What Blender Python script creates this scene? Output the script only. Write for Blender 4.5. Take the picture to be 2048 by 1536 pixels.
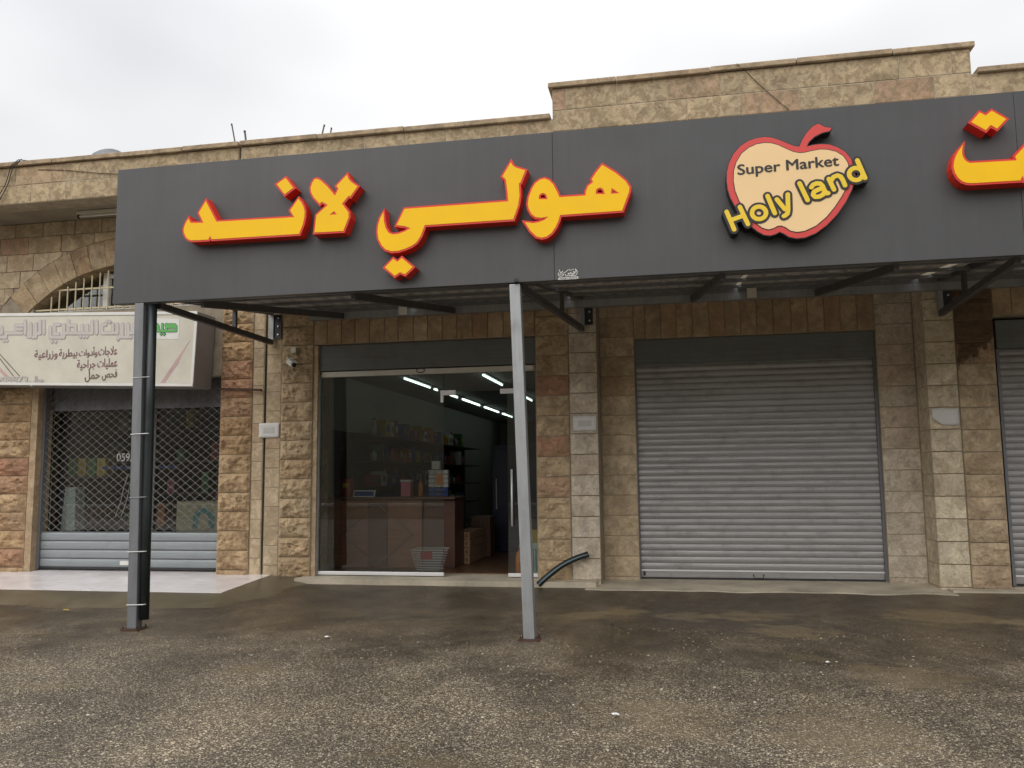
import bpy, bmesh, math, random
from mathutils import Vector, Matrix, noise
from mathutils.geometry import tessellate_polygon
R = math.radians
rnd = random.Random(7)
sc = bpy.context.scene
for o in list(bpy.data.objects): bpy.data.objects.remove(o)
COL = sc.collection

# ------------------------------------------------------------------ camera
cam_d = bpy.data.cameras.new('camera'); cam = bpy.data.objects.new('camera', cam_d); COL.objects.link(cam)
cam_d.sensor_width = 36; cam_d.lens = 29.4218; cam_d.clip_start = .05; cam_d.clip_end = 600
cam.matrix_world = Matrix(((0.981983, 0.030691, 0.186460, 0.000000), (0.188695, -0.106136, -0.976283, -10.203797), (-0.010173, 0.993878, -0.110015, 1.229048), (0.000000, 0.000000, 0.000000, 1.000000)))
sc.camera = cam
sc.render.resolution_x, sc.render.resolution_y = 1024, 768

# ------------------------------------------------------------------ sky and sun (overcast, the sun veiled behind the viewer)
SUN_EL, SUN_AZ = R(40), R(205)          # azimuth from +Y towards +X
w = bpy.data.worlds.new('World'); sc.world = w; w.use_nodes = True
nt = w.node_tree; N = nt.nodes; K = nt.links
N.clear()
wo = N.new('ShaderNodeOutputWorld'); bg = N.new('ShaderNodeBackground'); K.new(bg.outputs[0], wo.inputs[0])
sky = N.new('ShaderNodeTexSky'); sky.sky_type = 'NISHITA'; sky.sun_disc = False
sky.sun_elevation = SUN_EL; sky.sun_rotation = SUN_AZ; sky.air_density = 1; sky.dust_density = 4
tc = N.new('ShaderNodeTexCoord')
mp = N.new('ShaderNodeMapping'); mp.inputs['Scale'].default_value = (1, 1, 1.8); mp.inputs['Location'].default_value = (2.2, 1.1, 0); K.new(tc.outputs['Generated'], mp.inputs[0])
cl = N.new('ShaderNodeTexNoise'); cl.inputs['Scale'].default_value = 1.7; cl.inputs['Detail'].default_value = 3; cl.inputs['Roughness'].default_value = .4
K.new(mp.outputs[0], cl.inputs['Vector'])
cr = N.new('ShaderNodeValToRGB'); K.new(cl.outputs['Fac'], cr.inputs[0])
cr.color_ramp.elements[0].position = .36; cr.color_ramp.elements[0].color = (7.5, 7.55, 7.8, 1)
cr.color_ramp.elements[1].position = .62; cr.color_ramp.elements[1].color = (11.6, 11.6, 11.6, 1)
dot = N.new('ShaderNodeVectorMath'); dot.operation = 'DOT_PRODUCT'; K.new(tc.outputs['Generated'], dot.inputs[0])
dot.inputs[1].default_value = (math.sin(SUN_AZ)*math.cos(SUN_EL), math.cos(SUN_AZ)*math.cos(SUN_EL), math.sin(SUN_EL))
mr = N.new('ShaderNodeMapRange'); mr.inputs[1].default_value = -.3; mr.inputs[2].default_value = 1; mr.inputs[3].default_value = 1; mr.inputs[4].default_value = 1.5
mr.interpolation_type = 'SMOOTHSTEP'; K.new(dot.outputs['Value'], mr.inputs[0])
sz = N.new('ShaderNodeSeparateXYZ'); K.new(tc.outputs['Generated'], sz.inputs[0])
gd = N.new('ShaderNodeMapRange'); K.new(sz.outputs[2], gd.inputs[0]); gd.inputs[1].default_value = 0; gd.inputs[2].default_value = 1; gd.inputs[3].default_value = .70; gd.inputs[4].default_value = 1.75   # overcast sky: three times brighter overhead than at the horizon
gm = N.new('ShaderNodeMath'); gm.operation = 'MULTIPLY'; K.new(gd.outputs[0], gm.inputs[0]); K.new(mr.outputs[0], gm.inputs[1])
ml = N.new('ShaderNodeVectorMath'); ml.operation = 'SCALE'; K.new(cr.outputs[0], ml.inputs[0]); K.new(gm.outputs[0], ml.inputs['Scale'])
mx = N.new('ShaderNodeMixRGB'); mx.inputs[0].default_value = .93; K.new(sky.outputs[0], mx.inputs[1]); K.new(ml.outputs[0], mx.inputs[2])
K.new(mx.outputs[0], bg.inputs[0]); bg.inputs[1].default_value = .100
sl = bpy.data.lights.new('sun', 'SUN'); sl.energy = 1.25; sl.angle = R(60); sl.color = (1, .97, .93)
so = bpy.data.objects.new('sun', sl); COL.objects.link(so)
so.rotation_euler = Vector((-math.sin(SUN_AZ)*math.cos(SUN_EL), -math.cos(SUN_AZ)*math.cos(SUN_EL), -math.sin(SUN_EL))).to_track_quat('-Z', 'Y').to_euler()
sc.view_settings.view_transform = 'Standard'; sc.view_settings.look = 'None'; sc.view_settings.exposure = -.25; sc.view_settings.gamma = 1
sc.view_settings.use_curve_mapping = False
sc.render.engine = 'CYCLES'
sc.cycles.max_bounces = 8; sc.cycles.transparent_max_bounces = 12
try: sc.cycles.use_denoising = True
except Exception: pass

# ------------------------------------------------------------------ material helpers
class NT:
    def __init__(s, name):
        s.m = bpy.data.materials.new(name); s.m.use_nodes = True; s.t = s.m.node_tree; s.t.nodes.clear()
        s.out = s.n('OutputMaterial'); s.b = s.n('BsdfPrincipled'); s.l(s.b.outputs[0], s.out.inputs[0])
    def n(s, t, **kw):
        x = s.t.nodes.new('ShaderNode'+t)
        for k, v in kw.items():
            if isinstance(k, str) and hasattr(x, k): setattr(x, k, v)
        return x
    def l(s, a, b): s.t.links.new(a, b)
    def val(s, sock, v):
        if hasattr(v, 'is_linked') or isinstance(v, bpy.types.NodeSocket): s.l(v, sock)
        else: sock.default_value = v
    def noise(s, vec, scale, detail=4, rough=.55, dist=0):
        x = s.n('TexNoise'); s.l(vec, x.inputs['Vector']); x.inputs['Scale'].default_value = scale; x.inputs['Detail'].default_value = detail
        x.inputs['Roughness'].default_value = rough; x.inputs['Distortion'].default_value = dist
        return x.outputs['Fac']
    def vor(s, vec, scale, feature='F1', out='Distance', rand=1):
        x = s.n('TexVoronoi'); x.feature = feature; s.l(vec, x.inputs['Vector']); x.inputs['Scale'].default_value = scale; x.inputs['Randomness'].default_value = rand
        return x.outputs[out]
    def ramp(s, fac, *stops):
        x = s.n('ValToRGB'); s.l(fac, x.inputs[0]); e = x.color_ramp.elements
        while len(e) < len(stops): e.new(.5)
        for i, (p, c) in enumerate(stops):
            e[i].position = p; e[i].color = (c, c, c, 1) if isinstance(c, (int, float)) else (*c, 1)
        return x.outputs[0]
    def mix(s, f, a, b, mode='MIX'):
        x = s.n('MixRGB'); x.blend_type = mode
        for sk, v in zip(x.inputs, (f, a, b)):
            if isinstance(v, bpy.types.NodeSocket): s.l(v, sk)
            elif isinstance(v, (int, float)): sk.default_value = v if sk.type == 'VALUE' else (v, v, v, 1)
            else: sk.default_value = (*v, 1)
        return x.outputs[0]
    def math(s, op, a, b=0, clamp=False):
        x = s.n('Math'); x.operation = op; x.use_clamp = clamp
        for sk, v in zip(x.inputs, (a, b)):
            if isinstance(v, bpy.types.NodeSocket): s.l(v, sk)
            else: sk.default_value = v
        return x.outputs[0]
    def pos(s): return s.n('NewGeometry').outputs['Position']
    def sep(s, v):
        x = s.n('SeparateXYZ'); s.l(v, x.inputs[0]); return x.outputs
    def orand(s): return s.n('ObjectInfo').outputs['Random']
    def jitter(s):   # world position shifted per object, so no pattern runs on across a joint
        v = s.n('VectorMath'); v.operation = 'SCALE'; c = s.n('CombineXYZ')
        r = s.orand(); s.l(r, c.inputs[0]); s.l(r, c.inputs[2]); s.l(c.outputs[0], v.inputs[0]); v.inputs['Scale'].default_value = 37.
        a = s.n('VectorMath'); a.operation = 'ADD'; s.l(s.pos(), a.inputs[0]); s.l(v.outputs[0], a.inputs[1]); return a.outputs[0]
    def scalev(s, v, sc_):
        x = s.n('Mapping'); s.l(v, x.inputs[0]); x.inputs['Scale'].default_value = sc_; return x.outputs[0]
    def bump(s, h, strength, dist=.01):
        x = s.n('Bump'); s.l(h, x.inputs['Height']); x.inputs['Strength'].default_value = strength; x.inputs['Distance'].default_value = dist
        s.l(x.outputs[0], s.b.inputs['Normal']); return x
    def set(s, color=None, rough=None, metal=None, spec=None):
        for k, v in (('Base Color', color), ('Roughness', rough), ('Metallic', metal), ('Specular IOR Level', spec)):
            if v is None: continue
            if isinstance(v, bpy.types.NodeSocket): s.l(v, s.b.inputs[k])
            elif k == 'Base Color': s.b.inputs[k].default_value = (*v, 1)
            else: s.b.inputs[k].default_value = v
        return s.m

def plain(name, col, rough=.6, metal=0, var=.12, scale=6, bump=0, spec=.5):
    t = NT(name); p = t.jitter(); n = t.noise(p, scale, 5, .6)
    c = t.mix(1, col, t.ramp(n, (.25, 1-var*1.6), (.75, 1+var)), 'MULTIPLY')
    t.set(c, t.ramp(n, (.3, max(0, rough-.08)), (.7, min(1, rough+.08))), metal, spec)
    if bump: t.bump(t.noise(p, scale*9, 4), bump, .004)
    return t.m

def stone(name, a, b, c, blot, bscale, bamt, bump, pits=.0, stain=None):
    """limestone: per-stone tone between a, b, c, wormy blotches, pits, fine relief"""
    t = NT(name); p = t.jitter(); r = t.orand()
    base = t.ramp(r, (.0, a), (.45, b), (.8, b), (1, c))
    n1 = t.noise(p, bscale, 4, .55, .7)
    col = t.mix(t.math('MULTIPLY', t.ramp(n1, (.47, 0), (.56, 1)), bamt), base, blot)
    n2 = t.noise(p, 3.2, 3, .5)
    col = t.mix(.75, col, t.ramp(n2, (.28, .68), (.72, 1.18)), 'MULTIPLY')
    n3 = t.noise(p, 75, 4, .65)
    col = t.mix(.45, col, t.ramp(n3, (.3, .66), (.7, 1.28)), 'MULTIPLY')
    n4 = t.noise(p, 11, 6, .62, 1.4)
    col = t.mix(.62, col, t.ramp(n4, (.33, .60), (.44, .92), (.56, 1.02), (.66, 1.28)), 'MULTIPLY')
    if pits:
        v = t.vor(p, 30); col = t.mix(t.math('MULTIPLY', t.ramp(v, (.10, 1), (.2, 0)), t.math('MULTIPLY', t.ramp(n1, (.4, 1), (.6, 0)), pits)), col, (.10, .07, .045))
    # damp and dirt drawn by height above the paving and broken up by noise
    z = t.sep(t.pos())[2]
    dn = t.noise(t.scalev(t.pos(), (2.2, 2.2, .9)), 2.3, 5, .6)
    col = t.mix(t.ramp(dn, (.54, 0), (.76, .30)), col, (.16, .125, .09))
    if stain:
        x = t.sep(t.pos())[0]
        s1 = t.noise(t.scalev(t.pos(), (3, 3, 1.2)), 2.1, 5, .6)
        up = t.math('MULTIPLY', t.math('SUBTRACT', z, stain[0]), stain[1])
        m = t.ramp(t.math('ADD', up, t.math('MULTIPLY', t.math('SUBTRACT', s1, .5), 1.9)), (.42, 0), (.58, .85))
        col = t.mix(m, col, (.085, .045, .022))
    t.set(col, t.ramp(n2, (.3, .7), (.7, .9)), 0, .3)
    h = t.mix(.5, t.noise(p, 14, 6, .65), t.noise(p, 55, 5, .7))
    t.bump(h, bump, .05)
    return t.m

M = {}
M['rock_gold'] = stone('rock_gold', (0.475, 0.314, 0.168), (0.510, 0.364, 0.213), (0.430, 0.228, 0.143), (0.291, 0.180, 0.100), 5, .5, .75)
M['rock_tan'] = stone('rock_tan', (0.483, 0.348, 0.207), (0.534, 0.407, 0.256), (0.442, 0.245, 0.158), (0.326, 0.228, 0.133), 5, .55, .7)
M['rock_stained'] = stone('rock_stained', (0.505, 0.386, 0.248), (0.545, 0.430, 0.286), (0.453, 0.314, 0.212), (0.339, 0.238, 0.144), 5, .5, .6, stain=(2.15, 1.25))
M['smooth_pale'] = stone('smooth_pale', (0.535, 0.462, 0.357), (0.582, 0.509, 0.405), (0.541, 0.417, 0.313), (0.416, 0.337, 0.244), 9, .6, .28, .8)
M['smooth_stained'] = stone('smooth_stained', (0.577, 0.491, 0.354), (0.627, 0.539, 0.397), (0.563, 0.455, 0.323), (0.451, 0.359, 0.237), 9, .6, .28, .8, stain=(3.0, 1.0))
M['smooth_tan'] = stone('smooth_tan', (0.488, 0.379, 0.245), (0.528, 0.418, 0.279), (0.472, 0.331, 0.212), (0.371, 0.278, 0.169), 8, .6, .3, .5)
M['parapet'] = stone('parapet', (0.455, 0.349, 0.215), (0.484, 0.375, 0.236), (0.425, 0.278, 0.179), (0.281, 0.206, 0.121), 13, .72, .25, .3)
M['coping'] = stone('coping', (0.426, 0.321, 0.205), (0.456, 0.349, 0.226), (0.415, 0.303, 0.193), (0.260, 0.184, 0.114), 7, .5, .35)
M['lintel'] = stone('lintel', (0.418, 0.304, 0.186), (0.471, 0.350, 0.222), (0.403, 0.261, 0.157), (0.300, 0.208, 0.125), 6, .5, .45)
M['mortar'] = plain('mortar', (.30, .25, .18), .9, 0, .2, 8, .3)
M['mortar_pale'] = plain('mortar_pale', (.42, .36, .27), .9, 0, .2, 8, .3)
M['render_wall'] = plain('render_wall', (.34, .30, .23), .92, 0, .18, 2.5, .25)
M['dark_gap'] = plain('dark_gap', (.02, .018, .015), .9)

def metal(name, col, rough, streak=.25, metallic=.6, vert=True, dirt=.25):
    t = NT(name); p = t.jitter()
    n = t.noise(t.scalev(p, (9, 9, .8) if vert else (.6, 6, 14)), 2.5, 5, .6)
    c = t.mix(1, col, t.ramp(n, (.25, 1-streak), (.75, 1+streak*.6)), 'MULTIPLY')
    d = t.noise(p, 5, 6, .65)
    c = t.mix(t.ramp(d, (.52, 0), (.75, dirt)), c, (.09, .075, .055))
    t.set(c, t.ramp(d, (.3, rough-.08), (.7, rough+.15)), metallic, .5)
    t.bump(t.noise(p, 40, 3), .05, .003)
    return t.m
M['galv'] = metal('galvanised', (.33, .34, .345), .45, .2, .55)
M['galv_dark'] = metal('galvanised_dark', (.20, .205, .215), .5, .2, .5)
M['steel_dark'] = metal('steel_primer', (.10, .095, .095), .55, .25, .3)
M['steel_black'] = metal('steel_black', (.03, .03, .032), .5, .2, .2)
M['rust'] = metal('rusty_steel', (.075, .035, .022), .8, .4, .1)
M['roof_sheet'] = metal('roof_sheet', (.62, .61, .58), .5, .3, .4)
M['slat'] = metal('shutter_slat', (.335, .325, .32), .42, .2, .4, False, .32)
M['slat_blue'] = metal('shutter_slat_blue', (.27, .295, .305), .45, .14, .3, False, .2)
M['mesh_rod'] = metal('grille_rod', (.20, .19, .18), .45, .2, .5)
M['box_panel'] = metal('shutter_box', (.15, .16, .155), .55, .15, .2, False, .25)
M['bar_light'] = metal('shutter_bar', (.62, .60, .54), .5, .1, .2, False, .15)
M['alu'] = metal('aluminium', (.72, .72, .72), .38, .08, .35, False, .08)
def sign_mat():
    t = NT('sign_panel'); p = t.pos()
    st = t.noise(t.scalev(p, (7, 7, .45)), 2.2, 6, .62); bl = t.noise(p, .9, 4, .5)
    c = t.mix(1, (.066, .066, .068), t.ramp(st, (.3, .95), (.7, 1.05)), 'MULTIPLY')
    c = t.mix(t.ramp(st, (.62, 0), (.80, .10)), c, (.13, .128, .125))
    t.set(c, t.ramp(bl, (.3, .38), (.7, .55)), 0, .4); t.bump(t.noise(p, 1.6, 3, .5), .25, .03); return t.m
M['sign_grey'] = sign_mat()
M['yellow'] = plain('letter_yellow', (.90, .53, .004), .5, 0, .03, 3, 0, .25)
M['red'] = plain('letter_red', (.66, .028, .010), .5, 0, .05, 3)
M['red_apple'] = plain('apple_red', (.62, .045, .038), .4, 0, .04, 3)
M['cream'] = plain('apple_cream', (.82, .57, .285), .42, 0, .03, 2)
M['yellow2'] = plain('word_yellow', (.80, .55, .02), .4, 0, .03, 3)
M['black'] = plain('gloss_black', (.012, .010, .010), .4, 0, .05, 3)
M['white'] = plain('white_plastic', (.72, .71, .67), .5, 0, .08, 6)
M['paper'] = plain('paper', (.62, .61, .58), .75, 0, .06, 9)
M['paper_grey'] = plain('paper_print', (.50, .49, .46), .75, 0, .06, 9)
M['banner'] = plain('banner_vinyl', (.60, .565, .47), .6, 0, .09, 3)
M['banner_frame'] = plain('banner_frame', (.70, .685, .64), .45, 0, .07, 4)
M['banner_side'] = plain('banner_side', (.25, .23, .215), .55, 0, .1, 3)
M['ink_grey'] = plain('ink_grey', (.40, .365, .37), .6, 0, .06, 6)
M['ink_pale'] = plain('ink_pale', (.535, .50, .455), .6, 0, .06, 6)
M['ink_maroon'] = plain('ink_maroon', (.215, .105, .105), .6, 0, .15, 6)
M['ink_brown'] = plain('ink_brown', (.165, .11, .085), .6, 0, .15, 6)
M['ink_pink'] = plain('ink_pink', (.50, .335, .33), .6, 0, .12, 6)
M['green'] = plain('ink_green', (.12, .42, .11), .6, 0, .06, 6)
M['green_dark'] = plain('ink_green_dark', (.015, .075, .03), .6, 0, .1, 6)
M['white_patch'] = plain('vinyl_white', (.70, .69, .65), .55, 0, .05, 6)
M['grille_cream'] = plain('grille_cream', (.62, .53, .34), .55, 0, .15, 9)
M['pipe_black'] = plain('pipe_black', (.012, .018, .018), .38, 0, .15, 6)
M['stripe_blue'] = plain('pipe_stripe', (.16, .26, .32), .5)
M['cable'] = plain('cable_black', (.015, .013, .012), .6)
M['tie'] = plain('cable_tie', (.7, .7, .68), .5)
M['hill'] = plain('hill_earth', (.10, .085, .055), .95, 0, .35, .25)
M['concrete'] = plain('concrete', (.47, .41, .31), .75, 0, .28, 2.3, .4)
M['concrete_wet'] = plain('concrete_wet', (.115, .095, .06), .32, 0, .25, 2.2, .3)
M['int_wall'] = plain('interior_plaster', (.33, .31, .265), .9, 0, .06, 2)
M['int_ceiling'] = plain('interior_ceiling', (.30, .29, .26), .9, 0, .06, 2)
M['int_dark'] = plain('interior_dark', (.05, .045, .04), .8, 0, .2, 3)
M['navy'] = plain('fridge_navy', (.012, .016, .05), .4)
M['shelf'] = plain('shelf_board', (.09, .065, .05), .6)

def wood(name, a, b):
    t = NT(name); p = t.pos(); n = t.noise(t.scalev(p, (1.5, 1.5, 14)), 3, 5, .6, .6)
    t.set(t.ramp(n, (.3, a), (.7, b)), .42); t.bump(n, .08, .003); return t.m
M['counter'] = wood('counter_wood', (.20, .085, .05), (.30, .135, .08))
M['counter_dark'] = wood('counter_wood_dark', (.09, .038, .026), (.14, .06, .04))
M['trim'] = plain('counter_trim', (.20, .12, .08), .5)
def floor_mat():
    t = NT('interior_floor'); p = t.pos()
    n = t.noise(t.scalev(p, (9, 2.2, 1)), 2.2, 4, .6, 1.2)
    t.set(t.ramp(n, (.35, (.05, .022, .012)), (.62, (.22, .11, .05))), .3); return t.m
M['int_floor'] = floor_mat()
def carton_mat():
    t = NT('carton'); p = t.jitter(); n = t.noise(p, 6, 4)
    t.set(t.ramp(n, (.3, (.36, .22, .13)), (.7, (.44, .29, .18))), .85); return t.m
M['carton'] = carton_mat()
M['carton_print'] = plain('carton_print', (.16, .035, .02), .8)
for nm, c in dict(p_red=(.30, .03, .03), p_blue=(.03, .06, .24), p_green=(.05, .16, .05), p_yellow=(.42, .30, .03), p_white=(.5, .5, .48), p_brown=(.14, .07, .04), p_pink=(.42, .12, .16), p_orange=(.40, .13, .02), teal=(.06, .24, .24), beige=(.42, .37, .25), magenta=(.30, .02, .10), ice=(.55, .66, .64)).items():
    M[nm] = plain(nm, c, .5, 0, .1, 12)

def glass(name, tint=(.80, .82, .80), ior=1.5):
    t = NT(name); t.t.nodes.remove(t.b)
    tr = t.n('BsdfTransparent'); tr.inputs[0].default_value = (*tint, 1)
    gl = t.n('BsdfGlossy'); gl.inputs['Roughness'].default_value = .01; gl.inputs[0].default_value = (1, 1, 1, 1)
    fr = t.n('Fresnel'); fr.inputs[0].default_value = ior
    mxs = t.n('MixShader'); t.l(fr.outputs[0], mxs.inputs[0]); t.l(tr.outputs[0], mxs.inputs[1]); t.l(gl.outputs[0], mxs.inputs[2]); t.l(mxs.outputs[0], t.out.inputs[0])
    return t.m
M['glass'] = glass('shop_glass', (.80, .82, .80)); M['glass_dark'] = glass('window_glass', (.88, .90, .89))
def emit(name, col, s):
    t = NT(name); t.b.inputs['Base Color'].default_value = (*col, 1); t.b.inputs['Emission Color'].default_value = (*col, 1); t.b.inputs['Emission Strength'].default_value = s; return t.m
M['tube'] = emit('fluorescent_tube', (.80, 1.0, .95), 3.6)

def marble():
    t = NT('marble_tile'); p = t.jitter(); n = t.noise(t.scalev(p, (1, 3.5, 1)), 2.2, 6, .6, 1.)
    c = t.ramp(n, (.3, (.70, .64, .62)), (.55, (.79, .74, .73)), (.75, (.82, .78, .77)))
    t.set(c, t.ramp(t.noise(p, 3, 4), (.35, .10), (.65, .26)), 0, .5); t.bump(t.noise(p, 9, 3), .04, .004); return t.m
M['marble'] = marble()

def asphalt():
    t = NT('wet_chip_asphalt'); p = t.pos(); x, y, z = t.sep(p)
    big = t.noise(p, .55, 5, .6); mid = t.noise(p, 1.7, 5, .62); fine = t.noise(p, 60, 3, .7)
    # where the chippings are worn bare (towards the street) and where fines fill them (by the shops)
    worn = t.math('ADD', t.math('MULTIPLY', t.math('SUBTRACT', -2.5, y), .50), t.math('MULTIPLY', t.math('SUBTRACT', mid, .5), 2.6))
    worn = t.math('ADD', worn, t.math('MULTIPLY', t.math('SUBTRACT', big, .5), 1.6))
    wm = t.ramp(worn, (.0, 0), (.95, 1))
    base = t.ramp(mid, (.28, (.040, .031, .020)), (.5, (.062, .048, .032)), (.72, (.095, .074, .047)))
    base = t.mix(.95, base, t.ramp(fine, (.3, .45), (.7, 1.6)), 'MULTIPLY')
    base = t.mix(1, base, t.ramp(t.noise(p, 7, 5, .7), (.3, .72), (.7, 1.3)), 'MULTIPLY')
    warp = t.n('VectorMath'); warp.operation = 'ADD'; nz = t.n('TexNoise'); nz.inputs['Scale'].default_value = 45; t.l(p, nz.inputs['Vector'])
    sc_ = t.n('VectorMath'); sc_.operation = 'SCALE'; t.l(nz.outputs['Color'], sc_.inputs[0]); sc_.inputs['Scale'].default_value = .018
    t.l(p, warp.inputs[0]); t.l(sc_.outputs[0], warp.inputs[1]); wp = warp.outputs[0]
    def chips(scale, keep):
        v = t.n('TexVoronoi'); v.feature = 'F1'; t.l(wp, v.inputs['Vector']); v.inputs['Scale'].default_value = scale
        cell = t.sep(v.outputs['Color'])
        body = t.ramp(v.outputs['Distance'], (.34, 1), (.58, 0))
        on = t.ramp(cell[0], (keep, 0), (keep+.03, 1))
        tone = t.ramp(cell[1], (0, (.05, .042, .030)), (.4, (.18, .152, .112)), (.75, (.35, .302, .225)), (1, (.58, .52, .41)))
        return t.math('MULTIPLY', body, on), tone, v.outputs['Distance']
    m1, c1, d1 = chips(56, .22); m2, c2, d2 = chips(105, .2)
    a2 = t.math('MULTIPLY', m2, t.math('ADD', t.math('MULTIPLY', wm, .72), .26))
    col = t.mix(a2, base, c2)
    a1 = t.math('MULTIPLY', m1, wm)
    col = t.mix(a1, col, c1)
    col = t.mix(1, col, t.ramp(t.noise(p, 1.1, 6, .65, .5), (.30, (.62, .58, .52)), (.52, (1.05, 1.0, .93)), (.70, (1.42, 1.34, 1.20))), 'MULTIPLY')
    # sandy washes of yellow soil
    sn = t.noise(t.scalev(p, (1, 1.6, 1)), .95, 6, .62, .3)
    col = t.mix(t.ramp(sn, (.60, 0), (.72, .55)), col, (.17, .125, .06))
    pn = t.math('MULTIPLY', t.math('SUBTRACT', t.noise(t.scalev(p, (1, 2, 1)), 4.5, 6, .65), .5), 5)
    for px, py, rx, ry in ((-.95, -1.55, .30, .2), (-.55, -1.35, .25, .2), (.10, -1.50, .38, .22), (.72, -1.42, .45, .25), (1.02, -2.05, .42, .3), (2.45, -1.30, .55, .3), (3.3, -1.5, .4, .25), (-.1, -4.55, .5, .5), (.95, -4.6, .5, .6), (3.1, -4.2, .6, .6), (1.7, -3.3, .5, .4)):
        dx = t.math('MULTIPLY', t.math('SUBTRACT', x, px), 1/rx); dy = t.math('MULTIPLY', t.math('SUBTRACT', y, py), 1/ry)
        dd = t.math('ADD', t.math('MULTIPLY', dx, dx), t.math('MULTIPLY', dy, dy))
        pm = t.ramp(t.math('ADD', dd, pn), (.25, .62 if py > -3 else .4), (1, 0))
        col = t.mix(pm, col, (.20, .148, .078))
    # wet: low rough dark sheets
    wet = t.noise(p, .8, 4, .55)
    col = t.mix(t.ramp(wet, (.42, .35), (.62, 0)), col, t.mix(1, col, .45, 'MULTIPLY'))
    ro = t.mix(wm, t.ramp(wet, (.40, .34), (.62, .6)), t.ramp(wet, (.40, .45), (.62, .7)))
    t.set(col, ro, 0, .5)
    h = t.math('ADD', t.math('MULTIPLY', t.math('ADD', a1, t.math('MULTIPLY', a2, .5)), 1.0), t.math('MULTIPLY', fine, .5))
    t.bump(h, .8, .008)
    return t.m
M['asphalt'] = asphalt()

# ------------------------------------------------------------------ mesh helpers
class MB:
    def __init__(s): s.v = []; s.f = []
    def add(s, vs, fs):
        o = len(s.v); s.v += [tuple(q) for q in vs]; s.f += [tuple(i+o for i in q) for q in fs]; return s
    def box(s, x0, x1, y0, y1, z0, z1):
        return s.add([(x0,y0,z0),(x1,y0,z0),(x1,y1,z0),(x0,y1,z0),(x0,y0,z1),(x1,y0,z1),(x1,y1,z1),(x0,y1,z1)],
                     [(0,3,2,1),(4,5,6,7),(0,1,5,4),(1,2,6,5),(2,3,7,6),(3,0,4,7)])
    def prism(s, poly, y0, y1, holes=()):      # polygon in XZ from y0 (front) to y1
        loops = [list(poly)] + [list(h) for h in holes]; flat = [q for l in loops for q in l]
        tris = tessellate_polygon([[Vector((a, b, 0)) for a, b in l] for l in loops])
        n = len(flat); vs = [(a, y0, b) for a, b in flat] + [(a, y1, b) for a, b in flat]; fs = []
        for t in tris:
            a, b, c = [flat[i] for i in t]
            ar = (b[0]-a[0])*(c[1]-a[1])-(b[1]-a[1])*(c[0]-a[0])
            t = tuple(t) if ar > 0 else tuple(reversed(t))
            fs.append(t); fs.append(tuple(n+i for i in reversed(t)))
        o = 0
        for k, l in enumerate(loops):
            m = len(l); area = sum(l[i][0]*l[(i+1)%m][1]-l[(i+1)%m][0]*l[i][1] for i in range(m))
            ccw = (area > 0) == (k == 0)
            for i in range(m):
                a, b = o+i, o+(i+1)%m
                fs.append((a, n+a, n+b, b) if ccw else (b, n+b, n+a, a))
            o += m
        return s.add(vs, fs)
    def capsule(s, a, b, r, y0, y1, n=7):
        dx, dz = b[0]-a[0], b[1]-a[1]; t = math.atan2(dz, dx)
        poly = [(b[0]+r*math.cos(t-math.pi/2+math.pi*i/n), b[1]+r*math.sin(t-math.pi/2+math.pi*i/n)) for i in range(n+1)]
        poly += [(a[0]+r*math.cos(t+math.pi/2+math.pi*i/n), a[1]+r*math.sin(t+math.pi/2+math.pi*i/n)) for i in range(n+1)]
        return s.prism(poly, y0, y1)
    def tube(s, pts, r, n=8, caps=True):
        pts = [Vector(q) for q in pts]; rings = []
        for i, q in enumerate(pts):
            d = (pts[min(i+1, len(pts)-1)]-pts[max(i-1, 0)]).normalized()
            u = d.cross(Vector((0, 0, 1)));  u = d.cross(Vector((0, 1, 0))) if u.length < .2 else u
            u.normalize(); w_ = d.cross(u); rr = r[i] if isinstance(r, (list, tuple)) else r
            rings.append([q+rr*(math.cos(2*math.pi*k/n)*u+math.sin(2*math.pi*k/n)*w_) for k in range(n)])
        vs = [q for g in rings for q in g]; fs = []
        for i in range(len(pts)-1):
            for k in range(n): fs.append((i*n+k, i*n+(k+1)%n, (i+1)*n+(k+1)%n, (i+1)*n+k))
        if caps: fs += [tuple(reversed(range(n))), tuple(range((len(pts)-1)*n, len(pts)*n))]
        return s.add(vs, fs)
    def bar(s, a, b, wx, wz, up=(0, 0, 1)):    # rectangular hollow-looking bar between two points
        a, b = Vector(a), Vector(b); d = (b-a).normalized(); u = d.cross(Vector(up)); 
        if u.length < .05: u = d.cross(Vector((0, 1, 0)))
        u.normalize(); v = u.cross(d); vs = []
        for q in (a, b):
            for p_, q_ in ((-1,-1),(1,-1),(1,1),(-1,1)): vs.append(q+u*wx/2*p_+v*wz/2*q_)
        return s.add(vs, [(0,3,2,1),(4,5,6,7),(0,1,5,4),(1,2,6,5),(2,3,7,6),(3,0,4,7)])
    def lathe(s, prof, c, n=12):
        vs = []; fs = []
        for r, z in prof:
            for k in range(n): vs.append((c[0]+r*math.cos(2*math.pi*k/n), c[1]+r*math.sin(2*math.pi*k/n), c[2]+z))
        for i in range(len(prof)-1):
            for k in range(n): fs.append((i*n+k, i*n+(k+1)%n, (i+1)*n+(k+1)%n, (i+1)*n+k))
        fs += [tuple(reversed(range(n))), tuple(range((len(prof)-1)*n, len(prof)*n))]
        return s.add(vs, fs)
    def mesh(s, name, mat, smooth=False):
        me = bpy.data.meshes.new(name); me.from_pydata([tuple(q) for q in s.v], [], s.f); me.validate()
        bm = bmesh.new(); bm.from_mesh(me); bmesh.ops.recalc_face_normals(bm, faces=bm.faces); bm.to_mesh(me); bm.free()
        me.materials.append(M[mat] if isinstance(mat, str) else mat)
        if smooth: me.shade_smooth()
        return me
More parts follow.
